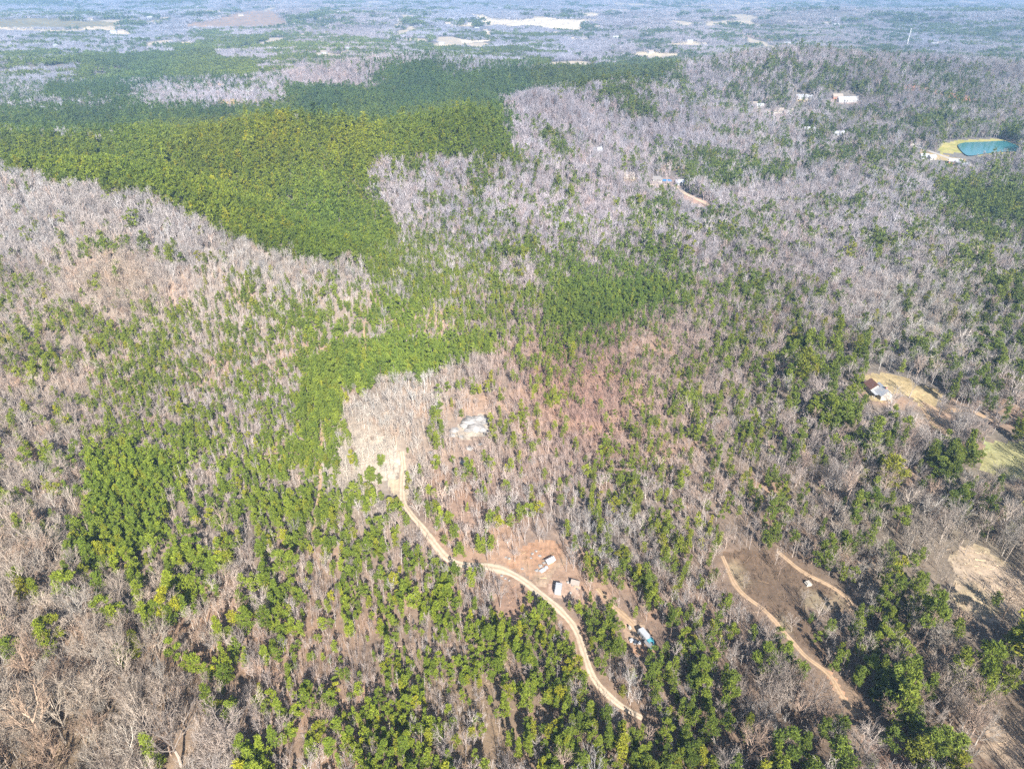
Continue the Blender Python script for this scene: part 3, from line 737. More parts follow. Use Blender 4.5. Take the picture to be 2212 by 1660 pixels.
rock_lab = ['broad flat white boulder at the heart of the hilltop outcrop', 'tall pale slab on the upper rim of the hilltop outcrop', 'pale boulder closing the upper right end of the outcrop', 'pale boulder at the upper left shoulder of the outcrop', 'wide low white slab in front of the outcrop heart', 'grey-white slab at the lower right of the outcrop', 'small pale block below the outcrop shoulder', 'isolated white boulder just left of the outcrop', 'small white stone below the isolated left boulder', 'small rounded stone at the right foot of the outcrop', 'smallest white stone left of the outcrop foot', 'white stone alone downhill of the outcrop', 'pale stone among bare trees well below the outcrop', 'little grey stone below the outcrop right foot', 'pale stone between the outcrop and the sandy road head']
def mkrock(i):
    return lump(rock_pts[i][2], .42, 40+i, 9)
scatter_named('boulder', 'boulder', 'pale boulders of the hilltop outcrop', [p[:2] for p in rock_pts], mkrock, rock_lab, M_ROCK, .1, .8)
junk = [(1168, 1222, 1.6), (1176, 1216, 1.3), (1160, 1232, 1.5), (1150, 1196, 1.1), (1158, 1190, 1.0), (1166, 1200, 1.2), (1147, 1205, .9), (1100, 1206, 1.1), (1093, 1203, .8), (1128, 1228, .9), (1084, 1243, 1.0), (1092, 1249, 1.0), (1100, 1253, .8), (1228, 1257, 1.2), (1238, 1263, 1.4), (1232, 1280, 1.1), (1246, 1272, .9)]
jlab = ['biggest white rubble heap under the camp clearing pines', 'white rubble heap just above the biggest one', 'low pale heap at the lower edge of the camp clearing', 'grey stone in the ring of stones, lowest', 'grey stone in the ring of stones, topmost', 'grey stone in the ring of stones, rightmost', 'small grey stone just outside the ring', 'pale stone at the western edge of the camp clearing', 'tiny pale stone west of the camp clearing', 'pale stone between sandy road and camp clearing', 'first pale stone on the outer bend of the road', 'middle pale stone on the outer bend of the road', 'last pale stone on the outer bend of the road', 'pale heap behind the white camper', 'largest pale heap at the edge of the camper yard', 'low heap in front of the camper yard trees', 'small heap at the far corner of the camper yard']
scatter_named('rubble_heap', 'rubble', 'pale rubble and stones round the camp', [p[:2] for p in junk], lambda i: lump(junk[i][2], .5, 80+i, 7), jlab, M_ROCK, 0, .62)
# scrap by the trailer
def plank_stack(L, W, h):
    m = MB(); m.box(-L/2, L/2, -W/2, W/2, 0, h); m.box(-L*.35, L*.3, -W*.4, W*.45, h, h*1.6); return m
for (px, py), L, W, h, a, mm, lab, cat in [((1364, 1384), 2.2, 1.4, .9, 20, M_WHITE, 'white box-shaped appliance lying left of the trailer', 'appliance'), ((1372, 1387), 2.6, 1.3, .5, 70, M_JUNK, 'flat grey scrap pile left of the trailer', 'scrap'), ((1380, 1389), 2.0, 1.1, .7, 10, M_WHITE, 'small white crate in front of the trailer', 'crate'), ((1360, 1357), 1.3, 1.1, 1.2, 30, M_SIDING, 'pale cube-shaped tank beside the yard drive', 'tank'), ((1386, 1372), 2.4, 1.2, .4, -50, M_JUNK, 'grey boards lying at the head of the trailer', 'scrap'), ((1172, 1232), 3.6, 2.2, .5, 40, M_WHITE, 'white sheet metal lying in the camp clearing', 'sheet metal'), ((1180, 1226), 2.0, 1.6, .6, 10, M_WHITE, 'small white tarp bundle in the camp clearing', 'tarp'), ((1745, 1262), 3.2, 2.6, 1.2, 15, M_SIDING, 'pale heap of cut wood in the burnt clearing', 'wood pile')]:
    x, y, z = ground(px, py)
    o = plank_stack(L, W, h).build('scrap_pile' if cat != 'crate' else 'crate', mm); o.location = (x, y, z); o.scale = (.7, .7, .7); o.rotation_euler = (0, 0, R(a)); tag(o, lab, cat); KEEP_OFF.append((x, y, 2.5))
for (px, py), a, L, W, wm, rm, lab in [((1187, 1214), 35, 2.9, 1.8, M_SIDING, M_METALROOF, 'small pale shed with metal roof in the camp clearing'), ((1243, 1262), -20, 2.3, 1.7, M_WOOD, M_TANROOF, 'little tan-roofed wooden shed beyond the white camper'), ((1402, 1394), -50, 2.0, 1.5, M_WOOD, M_GREYROOF, 'tiny grey-roofed shed behind the tarped trailer')]:
    x, y, z = ground(px, py); house((x, y, z), R(a), L, W, 1.5, wm, rm, lab, 'shed', name='shed', detail=0); KEEP_OFF[-1] = (x, y, 3.2)
# homes in the middle distance
HM = [ # px, py, turn, L, W, wall, roof, label
    (1287, 330, 20, 20, 10, M_WHITE, M_METALROOF, 'lone white house among bare trees below the grey hill'),
    (1358, 384, 5, 16, 9, M_SIDING, M_TANROOF, 'tan-roofed house in the sandy yard on the slope'),
    (1420, 392, -10, 14, 9, M_SIDING, M_GREYROOF, 'grey-roofed house left of the blue covered pool'),
    (1467, 399, 15, 13, 8, M_WHITE, M_METALROOF, 'white-roofed house right of the blue covered pool'),
    (1452, 362, 0, 18, 9, M_SIDING, M_TANROOF, 'pale house at the upper straw-coloured yard'),
    (1627, 228, 10, 17, 10, M_WHITE, M_TANROOF, 'leftmost house on the hill street'),
    (1641, 232, -5, 16, 10, M_SIDING, M_METALROOF, 'second pale house along the hill street'),
    (1680, 243, 0, 24, 12, M_SIDING, M_TANROOF, 'largest house at the middle of the hill street'),
    (1700, 247, 12, 18, 11, M_WHITE, M_GREYROOF, 'grey-roofed house beside the largest hill street house'),
    (1716, 244, -12, 15, 10, M_BRICKWALL, M_TANROOF, 'brick house at the bend of the hill street'),
    (1762, 247, 0, 16, 10, M_SIDING, M_GREYROOF, 'single house at the far end of the hill street'),
    (1730, 213, -6, 26, 11, M_WHITE, M_METALROOF, 'white curved-lawn house above the hill street'),
    (1745, 214, 8, 20, 10, M_SIDING, M_METALROOF, 'metal-roofed house next to the curved lawn'),
    (1808, 212, 0, 22, 12, M_BRICKWALL, M_TANROOF, 'brick house at the left of the ridge lawn'),
    (1828, 219, 0, 40, 13, M_WHITE, M_METALROOF, 'long white building on the ridge lawn'),
    (1848, 217, 10, 18, 12, M_WHITE, M_GREYROOF, 'white house at the right end of the ridge lawn'),
    (1747, 285, 0, 22, 12, M_WHITE, M_METALROOF, 'white house under the yellow-green pines'),
    (1808, 295, 5, 24, 14, M_SIDING, M_METALROOF, 'broad pale house left of the arched shed'),
    (1900, 302, -8, 20, 14, M_SIDING, M_TANROOF, 'tan-roofed house halfway to the lake'),
    (1924, 308, 10, 14, 10, M_WHITE, M_TANROOF, 'small white house just before the lake street'),
    (1975, 313, -5, 16, 10, M_SIDING, M_GREYROOF, 'grey-roofed house at the start of the lake street'),
    (1995, 342, 0, 14, 9, M_WHITE, M_METALROOF, 'white house below the lake street, left one'),
    (2012, 344, 12, 12, 8, M_SIDING, M_METALROOF, 'white-roofed cabin below the lake street, right one'),
    (2062, 353, -25, 20, 9, M_BRICKWALL, M_METALROOF, 'long metal-roofed house beside the lake street end'),
    (2078, 360, -25, 18, 8, M_WHITE, M_METALROOF, 'lowest of the houses along the lake street'),
]
for px, py, a, L, W, wm, rm, lab in HM:
    x, y, z = ground(px, py)
    house((x, y, z), R(a), L*.72, W*.75, 3.2, wm, rm, lab, group='homes on the wooded slopes', detail=1 if L > 17 else 1)
    KEEP_OFF[-1] = (x, y, max(L, W)*.55+3)
x, y, z = ground(1438, 390)
o = MB(); o.add([(7*math.cos(t*.785)*(1+.1*(t % 2)), 4.5*math.sin(t*.785), .5) for t in range(8)]+[(7.2*math.cos(t*.785)*(1+.1*(t % 2)), 4.7*math.sin(t*.785), -.8) for t in range(8)], [tuple(range(8))]+[(t, t+8, (t+1) % 8+8, (t+1) % 8) for t in range(8)])
o = o.build('pool_cover', M_BLUE); o.location = (x, y, z); tag(o, 'blue covered pool between two houses on the slope', 'pool'); KEEP_OFF.append((x, y, 10))
# far farmhouses and sheds, a few pixels each
FARB = [(968, 53, 'white farm building on the far plain, west of the quarry'), (985, 51, 'pale barn on the far plain beside the village lot'), (1014, 54, 'tan shed at the east end of the village lot'), (955, 97, 'bright roof beside the far highway bend'), (1048, 69, 'white shed at the foot of the quarry track'), (1030, 64, 'pale roof left of the white quarry shed'), (262, 70, 'white barn in the small western lot'), (246, 72, 'low shed in the small western lot'),
        (700, 116, 'cream barn in the middle hay lot'), (755, 109, 'pale farmhouse right of the middle hay lot'), (690, 121, 'small pale shed below the middle hay lot'), (122, 102, 'tan barn among pines on the western plain'), (195, 44, 'white speck of a house behind the western field'), (325, 40, 'white house between the western and brown fields'), (660, 38, 'small white house right of the brown field'), (735, 30, 'bright roof far beyond the brown field'),
        (1200, 74, 'pale warehouse at the lower quarry terrace'), (1160, 46, 'white hall at the middle of the quarry floor'), (1290, 60, 'small roof right of the quarry'), (1330, 84, 'pale farmhouse below the far highway'), (1405, 115, 'white barn in the hedged cream field'), (1490, 92, 'pale barn in the bright eastern field'), (1520, 98, 'white farmhouse east of the bright field'), (1700, 97, 'white building on the far side of the big ridge'),
        (1785, 53, 'bright roof in the northern valley, left'), (1806, 57, 'orange-roofed house in the northern valley, right'), (1973, 34, 'lone white house on the far northern hill'), (2018, 99, 'pale roof behind the mast hill, left'), (2030, 97, 'pale roof behind the mast hill, right'), (600, 110, 'small white roof among far bare woods'), (520, 35, 'shed inside the brown field'), (1110, 27, 'white house north of the quarry'), (1268, 48, 'loading shed at the right end of the quarry floor'), (890, 28, 'pale roof on the northern plain')]
for i, (px, py, lab) in enumerate(FARB):
    x, y, z = ground(px, py); d = math.hypot(x, y)
    house((x, y, z), random.uniform(-.6, .6), min(50, 8+d*.0045), min(18, 6+d*.0015), 4+d*.0004, M_WHITE if i % 3 else M_SIDING, M_METALROOF if i % 2 else M_TANROOF, lab, 'farm building', 'far buildings on the plain', 'farm_building', 0)
    KEEP_OFF[-1] = (x, y, 20+d*.004)
# the mast on the ridge
x, y, z = ground(1958, 103)
mh = 62.0
e = empty('radio_mast', (x, y, z), 0, 'tall white lattice radio mast standing on the far right ridge', 'radio mast')
KEEP_OFF.append((x, y, 12))
for i in range(3):
    a = i*2.094
    q = MB(); q.tube((1.5*math.cos(a), 1.5*math.sin(a), -1), (.75*math.cos(a), .75*math.sin(a), mh), .34, .28, 6); q.build('leg', M_MAST, e)
q = MB()
for k in range(20):
    z0 = k*mh/20; z1 = (k+1)*mh/20
    for i in range(3):
        a = i*2.094; b = (i+1)*2.094; r0 = 1.5-.75*z0/mh; r1 = 1.5-.75*z1/mh
        q.tube((r0*math.cos(a), r0*math.sin(a), z0), (r1*math.cos(b), r1*math.sin(b), z1), .16, .16, 3)
        q.tube((r1*math.cos(a), r1*math.sin(a), z1), (r1*math.cos(b), r1*math.sin(b), z1), .09, .09, 3)
q.build('lattice', M_MAST, e)
for zz, hh in ((.93, 3.0), (.82, 2.2)):
    for i in range(3):
        a = i*2.094+1; q = MB(); q.box(-.5, .5, -.25, .25, 0, hh); o = q.build('antenna_panel', M_MAST, e); o.location = (1.6*math.cos(a), 1.6*math.sin(a), mh*zz); o.rotation_euler = (0, 0, a+1.57)
q = MB(); q.tube((0, 0, mh), (0, 0, mh+5), .12, .06, 5); q.build('whip_antenna', M_MAST, e)

#--TREES--
# ------------------------------------------------------------------ how a tree is built
def rnd_dir():
    a = random.uniform(0, 2*math.pi); z = random.uniform(-1, 1); q = math.sqrt(1-z*z)
    return Vector((q*math.cos(a), q*math.sin(a), z))
def tuft(mb, c, n, r, k, w, col):
    """a spray of k narrow needle-bunch blades round the point c"""
    c = Vector(c)
    for _ in range(k):
        d = (n*.7+rnd_dir()).normalized()
        q = d.cross(rnd_dir())
        if q.length < .01: continue
        q.normalize()
        b = c+rnd_dir()*r*.25
        g = random.uniform(.8, 1.2)
        s_ = len(mb.v)
        rr_ = r*random.uniform(.6, 1.15)
        mb.v += [tuple(b-q*w), tuple(b+q*w), tuple(b+d*rr_)]
        mb.f.append((s_, s_+1, s_+2)); mb.c += [tuple(x*g for x in col)]*3
def pine_crown(kind, n, k, r, w, h, cr, base=.35):
    """h height, cr crown radius; kind 0 round-headed, 1 conical, 2 loose and open"""
    mb = MB()
    lobes = []
    nl = {0: 7, 1: 9, 2: 6}[kind]
    for i in range(nl):
        t = (i+.5)/nl
        zz = h*(base+(1-base)*t)
        prof = (math.sin(math.pi*(.12+.80*t))**.7 if kind == 0 else (1.08-t)**.8 if kind == 1 else math.sin(math.pi*(.2+.7*t))**.6)
        a = i*2.4+random.uniform(-.5, .5)
        off = cr*prof*(.42 if kind != 2 else .62)*(0 if t > .9 else 1)
        lobes.append((Vector((off*math.cos(a), off*math.sin(a), zz)), cr*(.55 if kind == 0 else .5 if kind == 1 else .42)*(.45+.6*prof)))
    for _ in range(n):
        c, lr = random.choice(lobes)
        d = rnd_dir(); d.z = d.z*.8+.25
        p = c+Vector((d.x*lr, d.y*lr, d.z*lr*(1.0 if kind != 1 else 1.2)))*random.uniform(.55, 1.05)
        out = Vector((p.x, p.y, 0))
        nn = (out.normalized() if out.length > .05 else Vector((0, 0, 1)))*.6+Vector((0, 0, .75))
        g = random.uniform(.78, 1.2); y = random.uniform(0, .16)
        tuft(mb, p, nn.normalized(), r, k, w, (g*(1+y), g*(1+y*.4), g))
    return mb
def pine_trunk(h, base, r):
    mb = MB(); l = Vector((random.uniform(-.03, .03)*h, random.uniform(-.03, .03)*h, h*.93))
    m = l*.5+Vector((random.uniform(-.02, .02)*h, random.uniform(-.02, .02)*h, 0))
    mb.tube((0, 0, -.6), m, r, r*.7, 6); mb.tube(m, l, r*.7, r*.15, 5)
    for i in range(9):
        t = base*.9+(1-base)*.9*i/9; a = i*2.4
        o = l*t; e = o+Vector((math.cos(a), math.sin(a), .45))*h*.16*(1.2-t)
        mb.tube(o, e, r*.25, r*.08, 3)
    return mb
def bare_crown(h, cr, nl, ns, nt, wl, wt, spread=.5, fork=.35):
    """limbs, branches and twigs of a leafless tree; twigs are flat slivers"""
    mb = MB(); trunk_top = Vector((random.uniform(-.04, .04)*h, random.uniform(-.04, .04)*h, h*fork))
    top = Vector((trunk_top.x*1.6, trunk_top.y*1.6, h*.75))
    mb.tube(trunk_top, top, wl*1.2, wl*.35, 3, (1.05, 1.05, 1.05))
    tips = []
    for i in range(nl):
        t = fork*h+(h*.6-fork*h)*(i/nl)**1.2
        a = i*2.4+random.uniform(-.4, .4)
        o = Vector((trunk_top.x, trunk_top.y, t))
        rise = random.uniform(.55, 1.1)
        R_ = cr*random.uniform(.65, 1.0)*(1-.35*(i/nl))
        e = o+Vector((math.cos(a)*R_*.62, math.sin(a)*R_*.62, min(R_*rise*1.1+.12*h, (h*.88-t))))
        m = (o+e)*.5+Vector((math.cos(a), math.sin(a), -.6))*R_*.12+rnd_dir()*R_*.08
        mb.tube(o, m, wl, wl*.7, 3, (1.08,)*3); mb.tube(m, e, wl*.7, wl*.4, 3, (1.08,)*3)
        for j in range(ns):
            f = .25+.75*(j+random.random())/ns
            b0 = m+(e-m)*max(0, f*2-1) if f > .5 else o+(m-o)*f*2
            d = ((e-o).normalized()*.6+rnd_dir()*.75+Vector((math.cos(a)*spread, math.sin(a)*spread, .55)))
            d.normalize()
            L = R_*random.uniform(.4, .7)
            b1 = b0+d*L*.55; b2 = b1+(d+rnd_dir()*.35+Vector((0, 0, .2))).normalized()*L*.5
            g = random.uniform(.85, 1.15)
            mb.ribbon(b0, b1, wl*.42, wl*.3, (g,)*3); mb.ribbon(b1, b2, wl*.3, wl*.12, (g,)*3)
            for k in range(nt):
                q = b0+(b1-b0)*random.random() if k % 2 else b1+(b2-b1)*random.random()
                dd = (d*.7+rnd_dir()*.8+Vector((0, 0, .35))).normalized()
                g = random.uniform(.7, 1.05)
                mb.ribbon(q, q+dd*cr*random.uniform(.18, .36), wt, wt*.3, (g*1.02, g, g*.98))
    return mb
def bare_trunk(h, fork, r):
    mb = MB(); l = Vector((random.uniform(-.02, .02)*h, random.uniform(-.02, .02)*h, 0))
    mb.tube((0, 0, -.6), l+Vector((0, 0, h*fork*.5)), r, r*.85, 6, (1.1,)*3)
    mb.tube(l+Vector((0, 0, h*fork*.5)), (0, 0, h*fork*1.1), r*.85, r*.62, 6, (1.1,)*3)
    return mb
def merged(*mbs):
    o = MB()
    for m in mbs:
        k = len(o.v); o.v += m.v; o.c += m.c; o.f += [tuple(i+k for i in f) for f in m.f]
    return o
def slender(h, cr, n, wl, wt):
    """a crowded young hardwood: pole and steep switches"""
    mb = MB(); top = Vector((random.uniform(-.05, .05)*h, random.uniform(-.05, .05)*h, h))
    mb.tube((0, 0, -.5), top*.55, wl*1.3, wl*.9, 3, (1.12,)*3); mb.tube(top*.55, top, wl*.9, wl*.2, 3, (1.05,)*3)
    for i in range(n):
        t = .28+.68*i/n; a = random.uniform(0, 6.3)
        o = top*t; L = cr*random.uniform(.7, 1.25)*(1.25-t)
        d = Vector((math.cos(a)*.62, math.sin(a)*.62, random.uniform(.5, 1.2))).normalized()
        g = random.uniform(.8, 1.15)
        mb.ribbon(o, o+d*L, wl*.5, wl*.2, (g,)*3)
        for k in range(3):
            q = o+d*L*random.uniform(.3, 1)
            mb.ribbon(q, q+(d*.6+rnd_dir()*.7+Vector((0, 0, .3))).normalized()*L*.55, wt, wt*.3, (g*.92,)*3)
    return mb

# library of shapes; a unit tree is about 9 m tall with a crown 4 m across
LIB = {}
lib = {}
def source(coll, name, mb, m):
    o = bpy.data.objects.new(name, mb.mesh(name, m, True)); o['kind'] = 'stuff'
    if coll not in lib: lib[coll] = bpy.data.collections.new(coll); LIB[coll] = 0
    lib[coll].objects.link(o); LIB[coll] += 1
    return o
PINE_T = [(0, 8.5, 2.25, .30), (0, 9.5, 2.1, .36), (1, 9.0, 2.1, .16), (1, 8.0, 1.9, .12), (2, 9.6, 2.4, .42), (0, 7.6, 2.3, .28), (2, 8.6, 2.2, .36), (1, 10.0, 2.2, .25)]
near_pines = []
for kd, h, cr, ba in PINE_T:
    cm = pine_crown(kd, 300, 7, .46, .085, h, cr*.84, ba)
    tm = pine_trunk(h, ba, .14)
    near_pines.append((cm.mesh('crown', M_NEEDLE, True), tm.mesh('trunk', M_BARK), h, cr))
    source('pine_near', 'pine_foliage', pine_crown(kd, 150, 6, .52, .115, h, cr*.82, ba), M_NEEDLE)
    source('pine_mid', 'pine_foliage', pine_crown(kd, 48, 6, .72, .20, h, cr*.86, ba), M_NEEDLE)
near_bare = []
for i in range(7):
    h = 8.5+.5*(i % 3); cr = [2.3, 2.7, 2.0, 2.5, 2.2, 2.9, 2.4][i]; fk = [.32, .22, .4, .3, .26, .18, .35][i]
    cm = bare_crown(h, cr, 8+i % 3, 8, 7, .054, .015, fork=fk)
    near_bare.append((cm.mesh('crown', M_TWIG, True), bare_trunk(h, fk, .125).mesh('trunk', M_TWIG, True), h, cr))
    source('bare_near', 'bare_branches', merged(bare_crown(h, cr, 8, 7, 5, .054, .020, fork=fk), bare_trunk(h, fk, .11)), M_TWIG)
    source('bare_mid', 'bare_branches', merged(bare_crown(h, cr, 7, 5, 4, .075, .042, fork=fk), bare_trunk(h, fk, .10)), M_TWIG)
for i in range(6):
    h = random.uniform(7.5, 9.5)
    source('slender_near', 'bare_switches', slender(h, random.uniform(1.2, 1.7), 17, .062, .026), M_TWIG)
# patches of far canopy, 16 m across
def patch(kind, n, span, h):
    mb = MB()
    for i in range(n):
        x, y = random.uniform(-.5, .5)*span, random.uniform(-.5, .5)*span
        hh = h*random.uniform(.75, 1.1); c = hh*random.uniform(.20, .28); g = random.uniform(.8, 1.2)
        if kind:
            m = pine_crown(random.choice((0, 1)), 9, 5, c*.8, c*.26, hh, c, .3)
        else:
            m = MB()
            for _ in range(16):
                d = rnd_dir(); d.z = abs(d.z)*.9+.25
                b = Vector((0, 0, hh*random.uniform(.25, .55)))
                m.ribbon(b, b+Vector((d.x*c*1.15, d.y*c*1.15, d.z*hh*.5)), .16, .05, (random.uniform(.75, 1.1),)*3)
            m.ribbon((0, 0, 0), (0, 0, hh*.6), .16, .12)
        k = len(mb.v); mb.v += [(a+x, b+y, z) for a, b, z in m.v]; mb.c += [tuple(q*g for q in cc) for cc in m.c]; mb.f += [tuple(j+k for j in f) for f in m.f]
    return mb
for i in range(5):
    source('pine_far', 'pine_canopy', patch(1, 9, 17, 15), M_NEEDLE)
    source('bare_far', 'bare_canopy', patch(0, 11, 17, 14), M_TWIG)

# ------------------------------------------------------------------ where the trees stand
roads_xy = ROADPX
def jitter(b, y0, y1, half):
    hw = .7267*(y1*CP+CAM_Z*SP)+60
    xs = np.arange(-hw-b, hw+b, b); ys = np.arange(y0, y1, b)
    X, Y = np.meshgrid(xs, ys); X = X+rng.uniform(-.48, .48, X.shape)*b; Y = Y+rng.uniform(-.48, .48, Y.shape)*b
    X[::2] += b/2
    X = X.ravel(); Y = Y.ravel()
    k = (np.abs(X) < .7267*(Y*CP+CAM_Z*SP)+60) & (Y >= y0) & (Y < y1)
    return X[k], Y[k]
def clumpnoise(X, Y, s): return .5+1.9*(fbm(6, X/s+3, Y/s, 3)-.5)
def classify(X, Y, b, dmin=0):
    Z = H(X, Y)
    S0 = b/2.9
    px, py, f = project(X, Y, Z)
    cx, cy, _ = project(X, Y, Z+5.5*max(1, S0)*.9)
    ok = (cx > -230) & (cx < 2442) & (cy > -60) & (cy < 1900)
    X, Y, Z, px, py, cx, cy = [q[ok] for q in (X, Y, Z, px, py, cx, cy)]
    S = idw(SIZE, cx, cy, 5.5)[:, 0]
    S = np.maximum(S, S0*.97)*np.exp(rng.normal(0, .22, len(X)))
    cx, cy, _ = project(X, Y, Z+5.2*S)
    tx, ty, _ = project(X, Y, Z+8.5*S)
    wq = np.clip(900/np.hypot(X, Y), .15, 1.3)
    wx = cx+wq*(30*(fbm(1, X/17+5, Y/17, 3)-.5)+14*rng.normal(0, .5, len(X))); wy = cy+wq*(24*(fbm(4, X/17, Y/17+8, 3)-.5)+8*rng.normal(0, .5, len(X)))
    g = grid(wx, wy)/9
    for poly in DENSE: g = np.where(in_poly(wx, wy, poly), 1.0, g)
    for poly, v in GREY: g = np.where(in_poly(wx, wy, poly), v, g)
    cl = np.where(rng.random(len(X)) < .3, .55, clumpnoise(X, Y, 8 if Y.mean() < 420 else 15 if b < 4 else 30))
    pine = (g > .93) | (g**1.3*(1.45*sstep(.22, .78, cl)+.07) > rng.random(len(X)))
    pine &= g > .02
    keep = np.ones(len(X))
    # thinner where the floor shows
    hole = fbm(1, X/19+40, Y/19, 3)
    keep *= np.where(pine, 1.0, .92)*np.where((hole > .62) & ~pine & (Y < 430), .45, 1)
    keep = np.minimum(keep*(S0/S)**2*1.12*np.where(g > .93, 1.45, 1)*np.where(~pine & (Y > 430), 1.4, 1)*np.where(~pine & (S > 1.5), 2.3, 1), 1)
    dens = np.ones(len(X))
    for nm, poly, sk, cov in OPEN:
        q = in_poly(cx, cy, poly) | in_poly(px, py, poly)
        if b < 6: q |= in_poly(tx, ty, poly) & ((rng.random(len(X)) < .6) | (sk in ('hay', 'hay_pink')))
        dens = np.where(q, np.minimum(dens, cov), dens)
    k = rng.random(len(X)) < keep*dens
    # roads stay clear, with more room on the near side
    if b < 12:
        for p, w, cf in roads_xy:
            near = np.where(k & (np.abs(X-p[:, 0].mean()) < np.ptp(p[:, 0])/2+40) & (np.abs(Y-p[:, 1].mean()) < np.ptp(p[:, 1])/2+40))[0]
            if len(near) == 0: continue
            for c0 in range(0, len(near), 4000):
                ii = near[c0:c0+4000]
                # the spot hidden by the crown, as ground behind the tree
                rx, ry = X[ii], Y[ii]; zc = 5.5*S[ii]
                t_ = zc/(CAM_Z-Z[ii]-zc)
                bx, by = rx*(1+t_), ry*(1+t_)
                best = np.full(len(ii), 1e9)
                for (ax, ay) in ((rx, ry), (bx, by), ((rx+bx)/2, (ry+by)/2)):
                    dd = np.sqrt(((ax[:, None]-p[None, :, 0])**2+(ay[:, None]-p[None, :, 1])**2).min(1))
                    best = np.minimum(best, dd)
                k[ii[best < (w*.5+1.15*S[ii])*cf*np.where(rng.random(len(ii)) < .12, .5, 1)]] = False
    for hx, hy, hr in KEEP_OFF:
        t_ = 5*S/(CAM_Z-Z)
        near = (np.hypot(X-hx, Y-hy) < hr) | (np.hypot(X*(1+t_)-hx, Y*(1+t_)-hy) < hr*.8)
        k &= ~near
    X, Y, Z, S, pine, cx, cy = [q[k] for q in (X, Y, Z, S, pine, cx, cy)]
    n = len(X)
    tint = np.where(pine[:, None], idw(NEEDLE, cx, cy)*NG, idw(BARK_HAZE, cx, cy)*BG)
    stand = pine & in_poly(cx, cy, DENSE[0])
    tint = np.where(stand[:, None], tint*np.array([.98, 1.02, .85]), tint)
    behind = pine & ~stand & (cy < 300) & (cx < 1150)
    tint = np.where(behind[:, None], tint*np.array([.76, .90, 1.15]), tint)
    # stand-to-stand and tree-to-tree colour
    v = (fbm(3, X/60, Y/60, 2)-.5)[:, None]*.35+rng.normal(0, .07, (n, 1))
    w = rng.normal(0, 1, n)
    yel = np.where(pine & (w > 1.25), 1.0, 0)[:, None]*np.array([.35, .12, -.1])
    cool = np.where(~pine & (w > .9), 1.0, 0)[:, None]*np.array([.02, .08, .12])
    warm = np.where(~pine & (w < -1.1), 1.0, 0)[:, None]*np.array([.0, -.12, -.2])
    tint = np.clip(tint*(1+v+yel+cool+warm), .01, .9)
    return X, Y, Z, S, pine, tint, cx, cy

# ------------------------------------------------------------------ planting
def scatter(name, coll, X, Y, Z, sc, tint, kind='stuff', rotmax=6.283, tilt=.06):
    n = len(X)
    if n == 0: return
    me = bpy.data.meshes.new(name)
    me.vertices.add(n); me.vertices.foreach_set('co', np.stack([X, Y, Z], 1).astype(np.float32).ravel())
    for nm, ty, key, v in (('tint', 'FLOAT_COLOR', 'color', np.hstack([tint, np.ones((n, 1))])), ('scl', 'FLOAT_VECTOR', 'vector', sc), ('rot', 'FLOAT_VECTOR', 'vector', np.stack([rng.normal(0, tilt, n), rng.normal(0, tilt, n), rng.uniform(0, rotmax, n)], 1)), ('pick', 'INT', 'value', rng.integers(0, LIB[coll], n))):
        a = me.attributes.new(nm, ty, 'POINT')
        a.data.foreach_set(key, np.asarray(v, np.int32 if ty == 'INT' else np.float32).ravel())
    o = link(name, me, kind=kind)
    g = bpy.data.node_groups.new(name+'_planting', 'GeometryNodeTree')
    g.interface.new_socket('Geometry', in_out='INPUT', socket_type='NodeSocketGeometry')
    g.interface.new_socket('Geometry', in_out='OUTPUT', socket_type='NodeSocketGeometry')
    gi = g.nodes.new('NodeGroupInput'); go = g.nodes.new('NodeGroupOutput')
    ci = g.nodes.new('GeometryNodeCollectionInfo'); ci.inputs['Collection'].default_value = lib[coll]; ci.inputs['Separate Children'].default_value = True; ci.inputs['Reset Children'].default_value = True
    ip = g.nodes.new('GeometryNodeInstanceOnPoints'); ip.inputs['Pick Instance'].default_value = True
    def at(nm, ty):
        q = g.nodes.new('GeometryNodeInputNamedAttribute'); q.data_type = ty; q.inputs['Name'].default_value = nm; return q.outputs['Attribute']
    g.links.new(gi.outputs[0], ip.inputs['Points']); g.links.new(ci.outputs[0], ip.inputs['Instance'])
    g.links.new(at('pick', 'INT'), ip.inputs['Instance Index']); g.links.new(at('scl', 'FLOAT_VECTOR'), ip.inputs['Scale'])
    er = g.nodes.new('FunctionNodeEulerToRotation'); g.links.new(at('rot', 'FLOAT_VECTOR'), er.inputs[0]); g.links.new(er.outputs[0], ip.inputs['Rotation'])
    g.links.new(ip.outputs[0], go.inputs[0])
    md = o.modifiers.new('planting', 'NODES'); md.node_group = g
    return o
def trees_scale(S, pine):
    n = len(S)
    tall = np.where(S > 1, S**.86, S)          # old trees are broader for their height
    j = np.exp(rng.normal(0, .10, n))
    return np.stack([S*j, S*j, tall*np.exp(rng.normal(0, .12, n))], 1)
def ordinal(n):
    return f"{n}{'th' if 10 <= n % 100 <= 20 else {1: 'st', 2: 'nd', 3: 'rd'}.get(n % 10, 'th')}"
NIND = 285
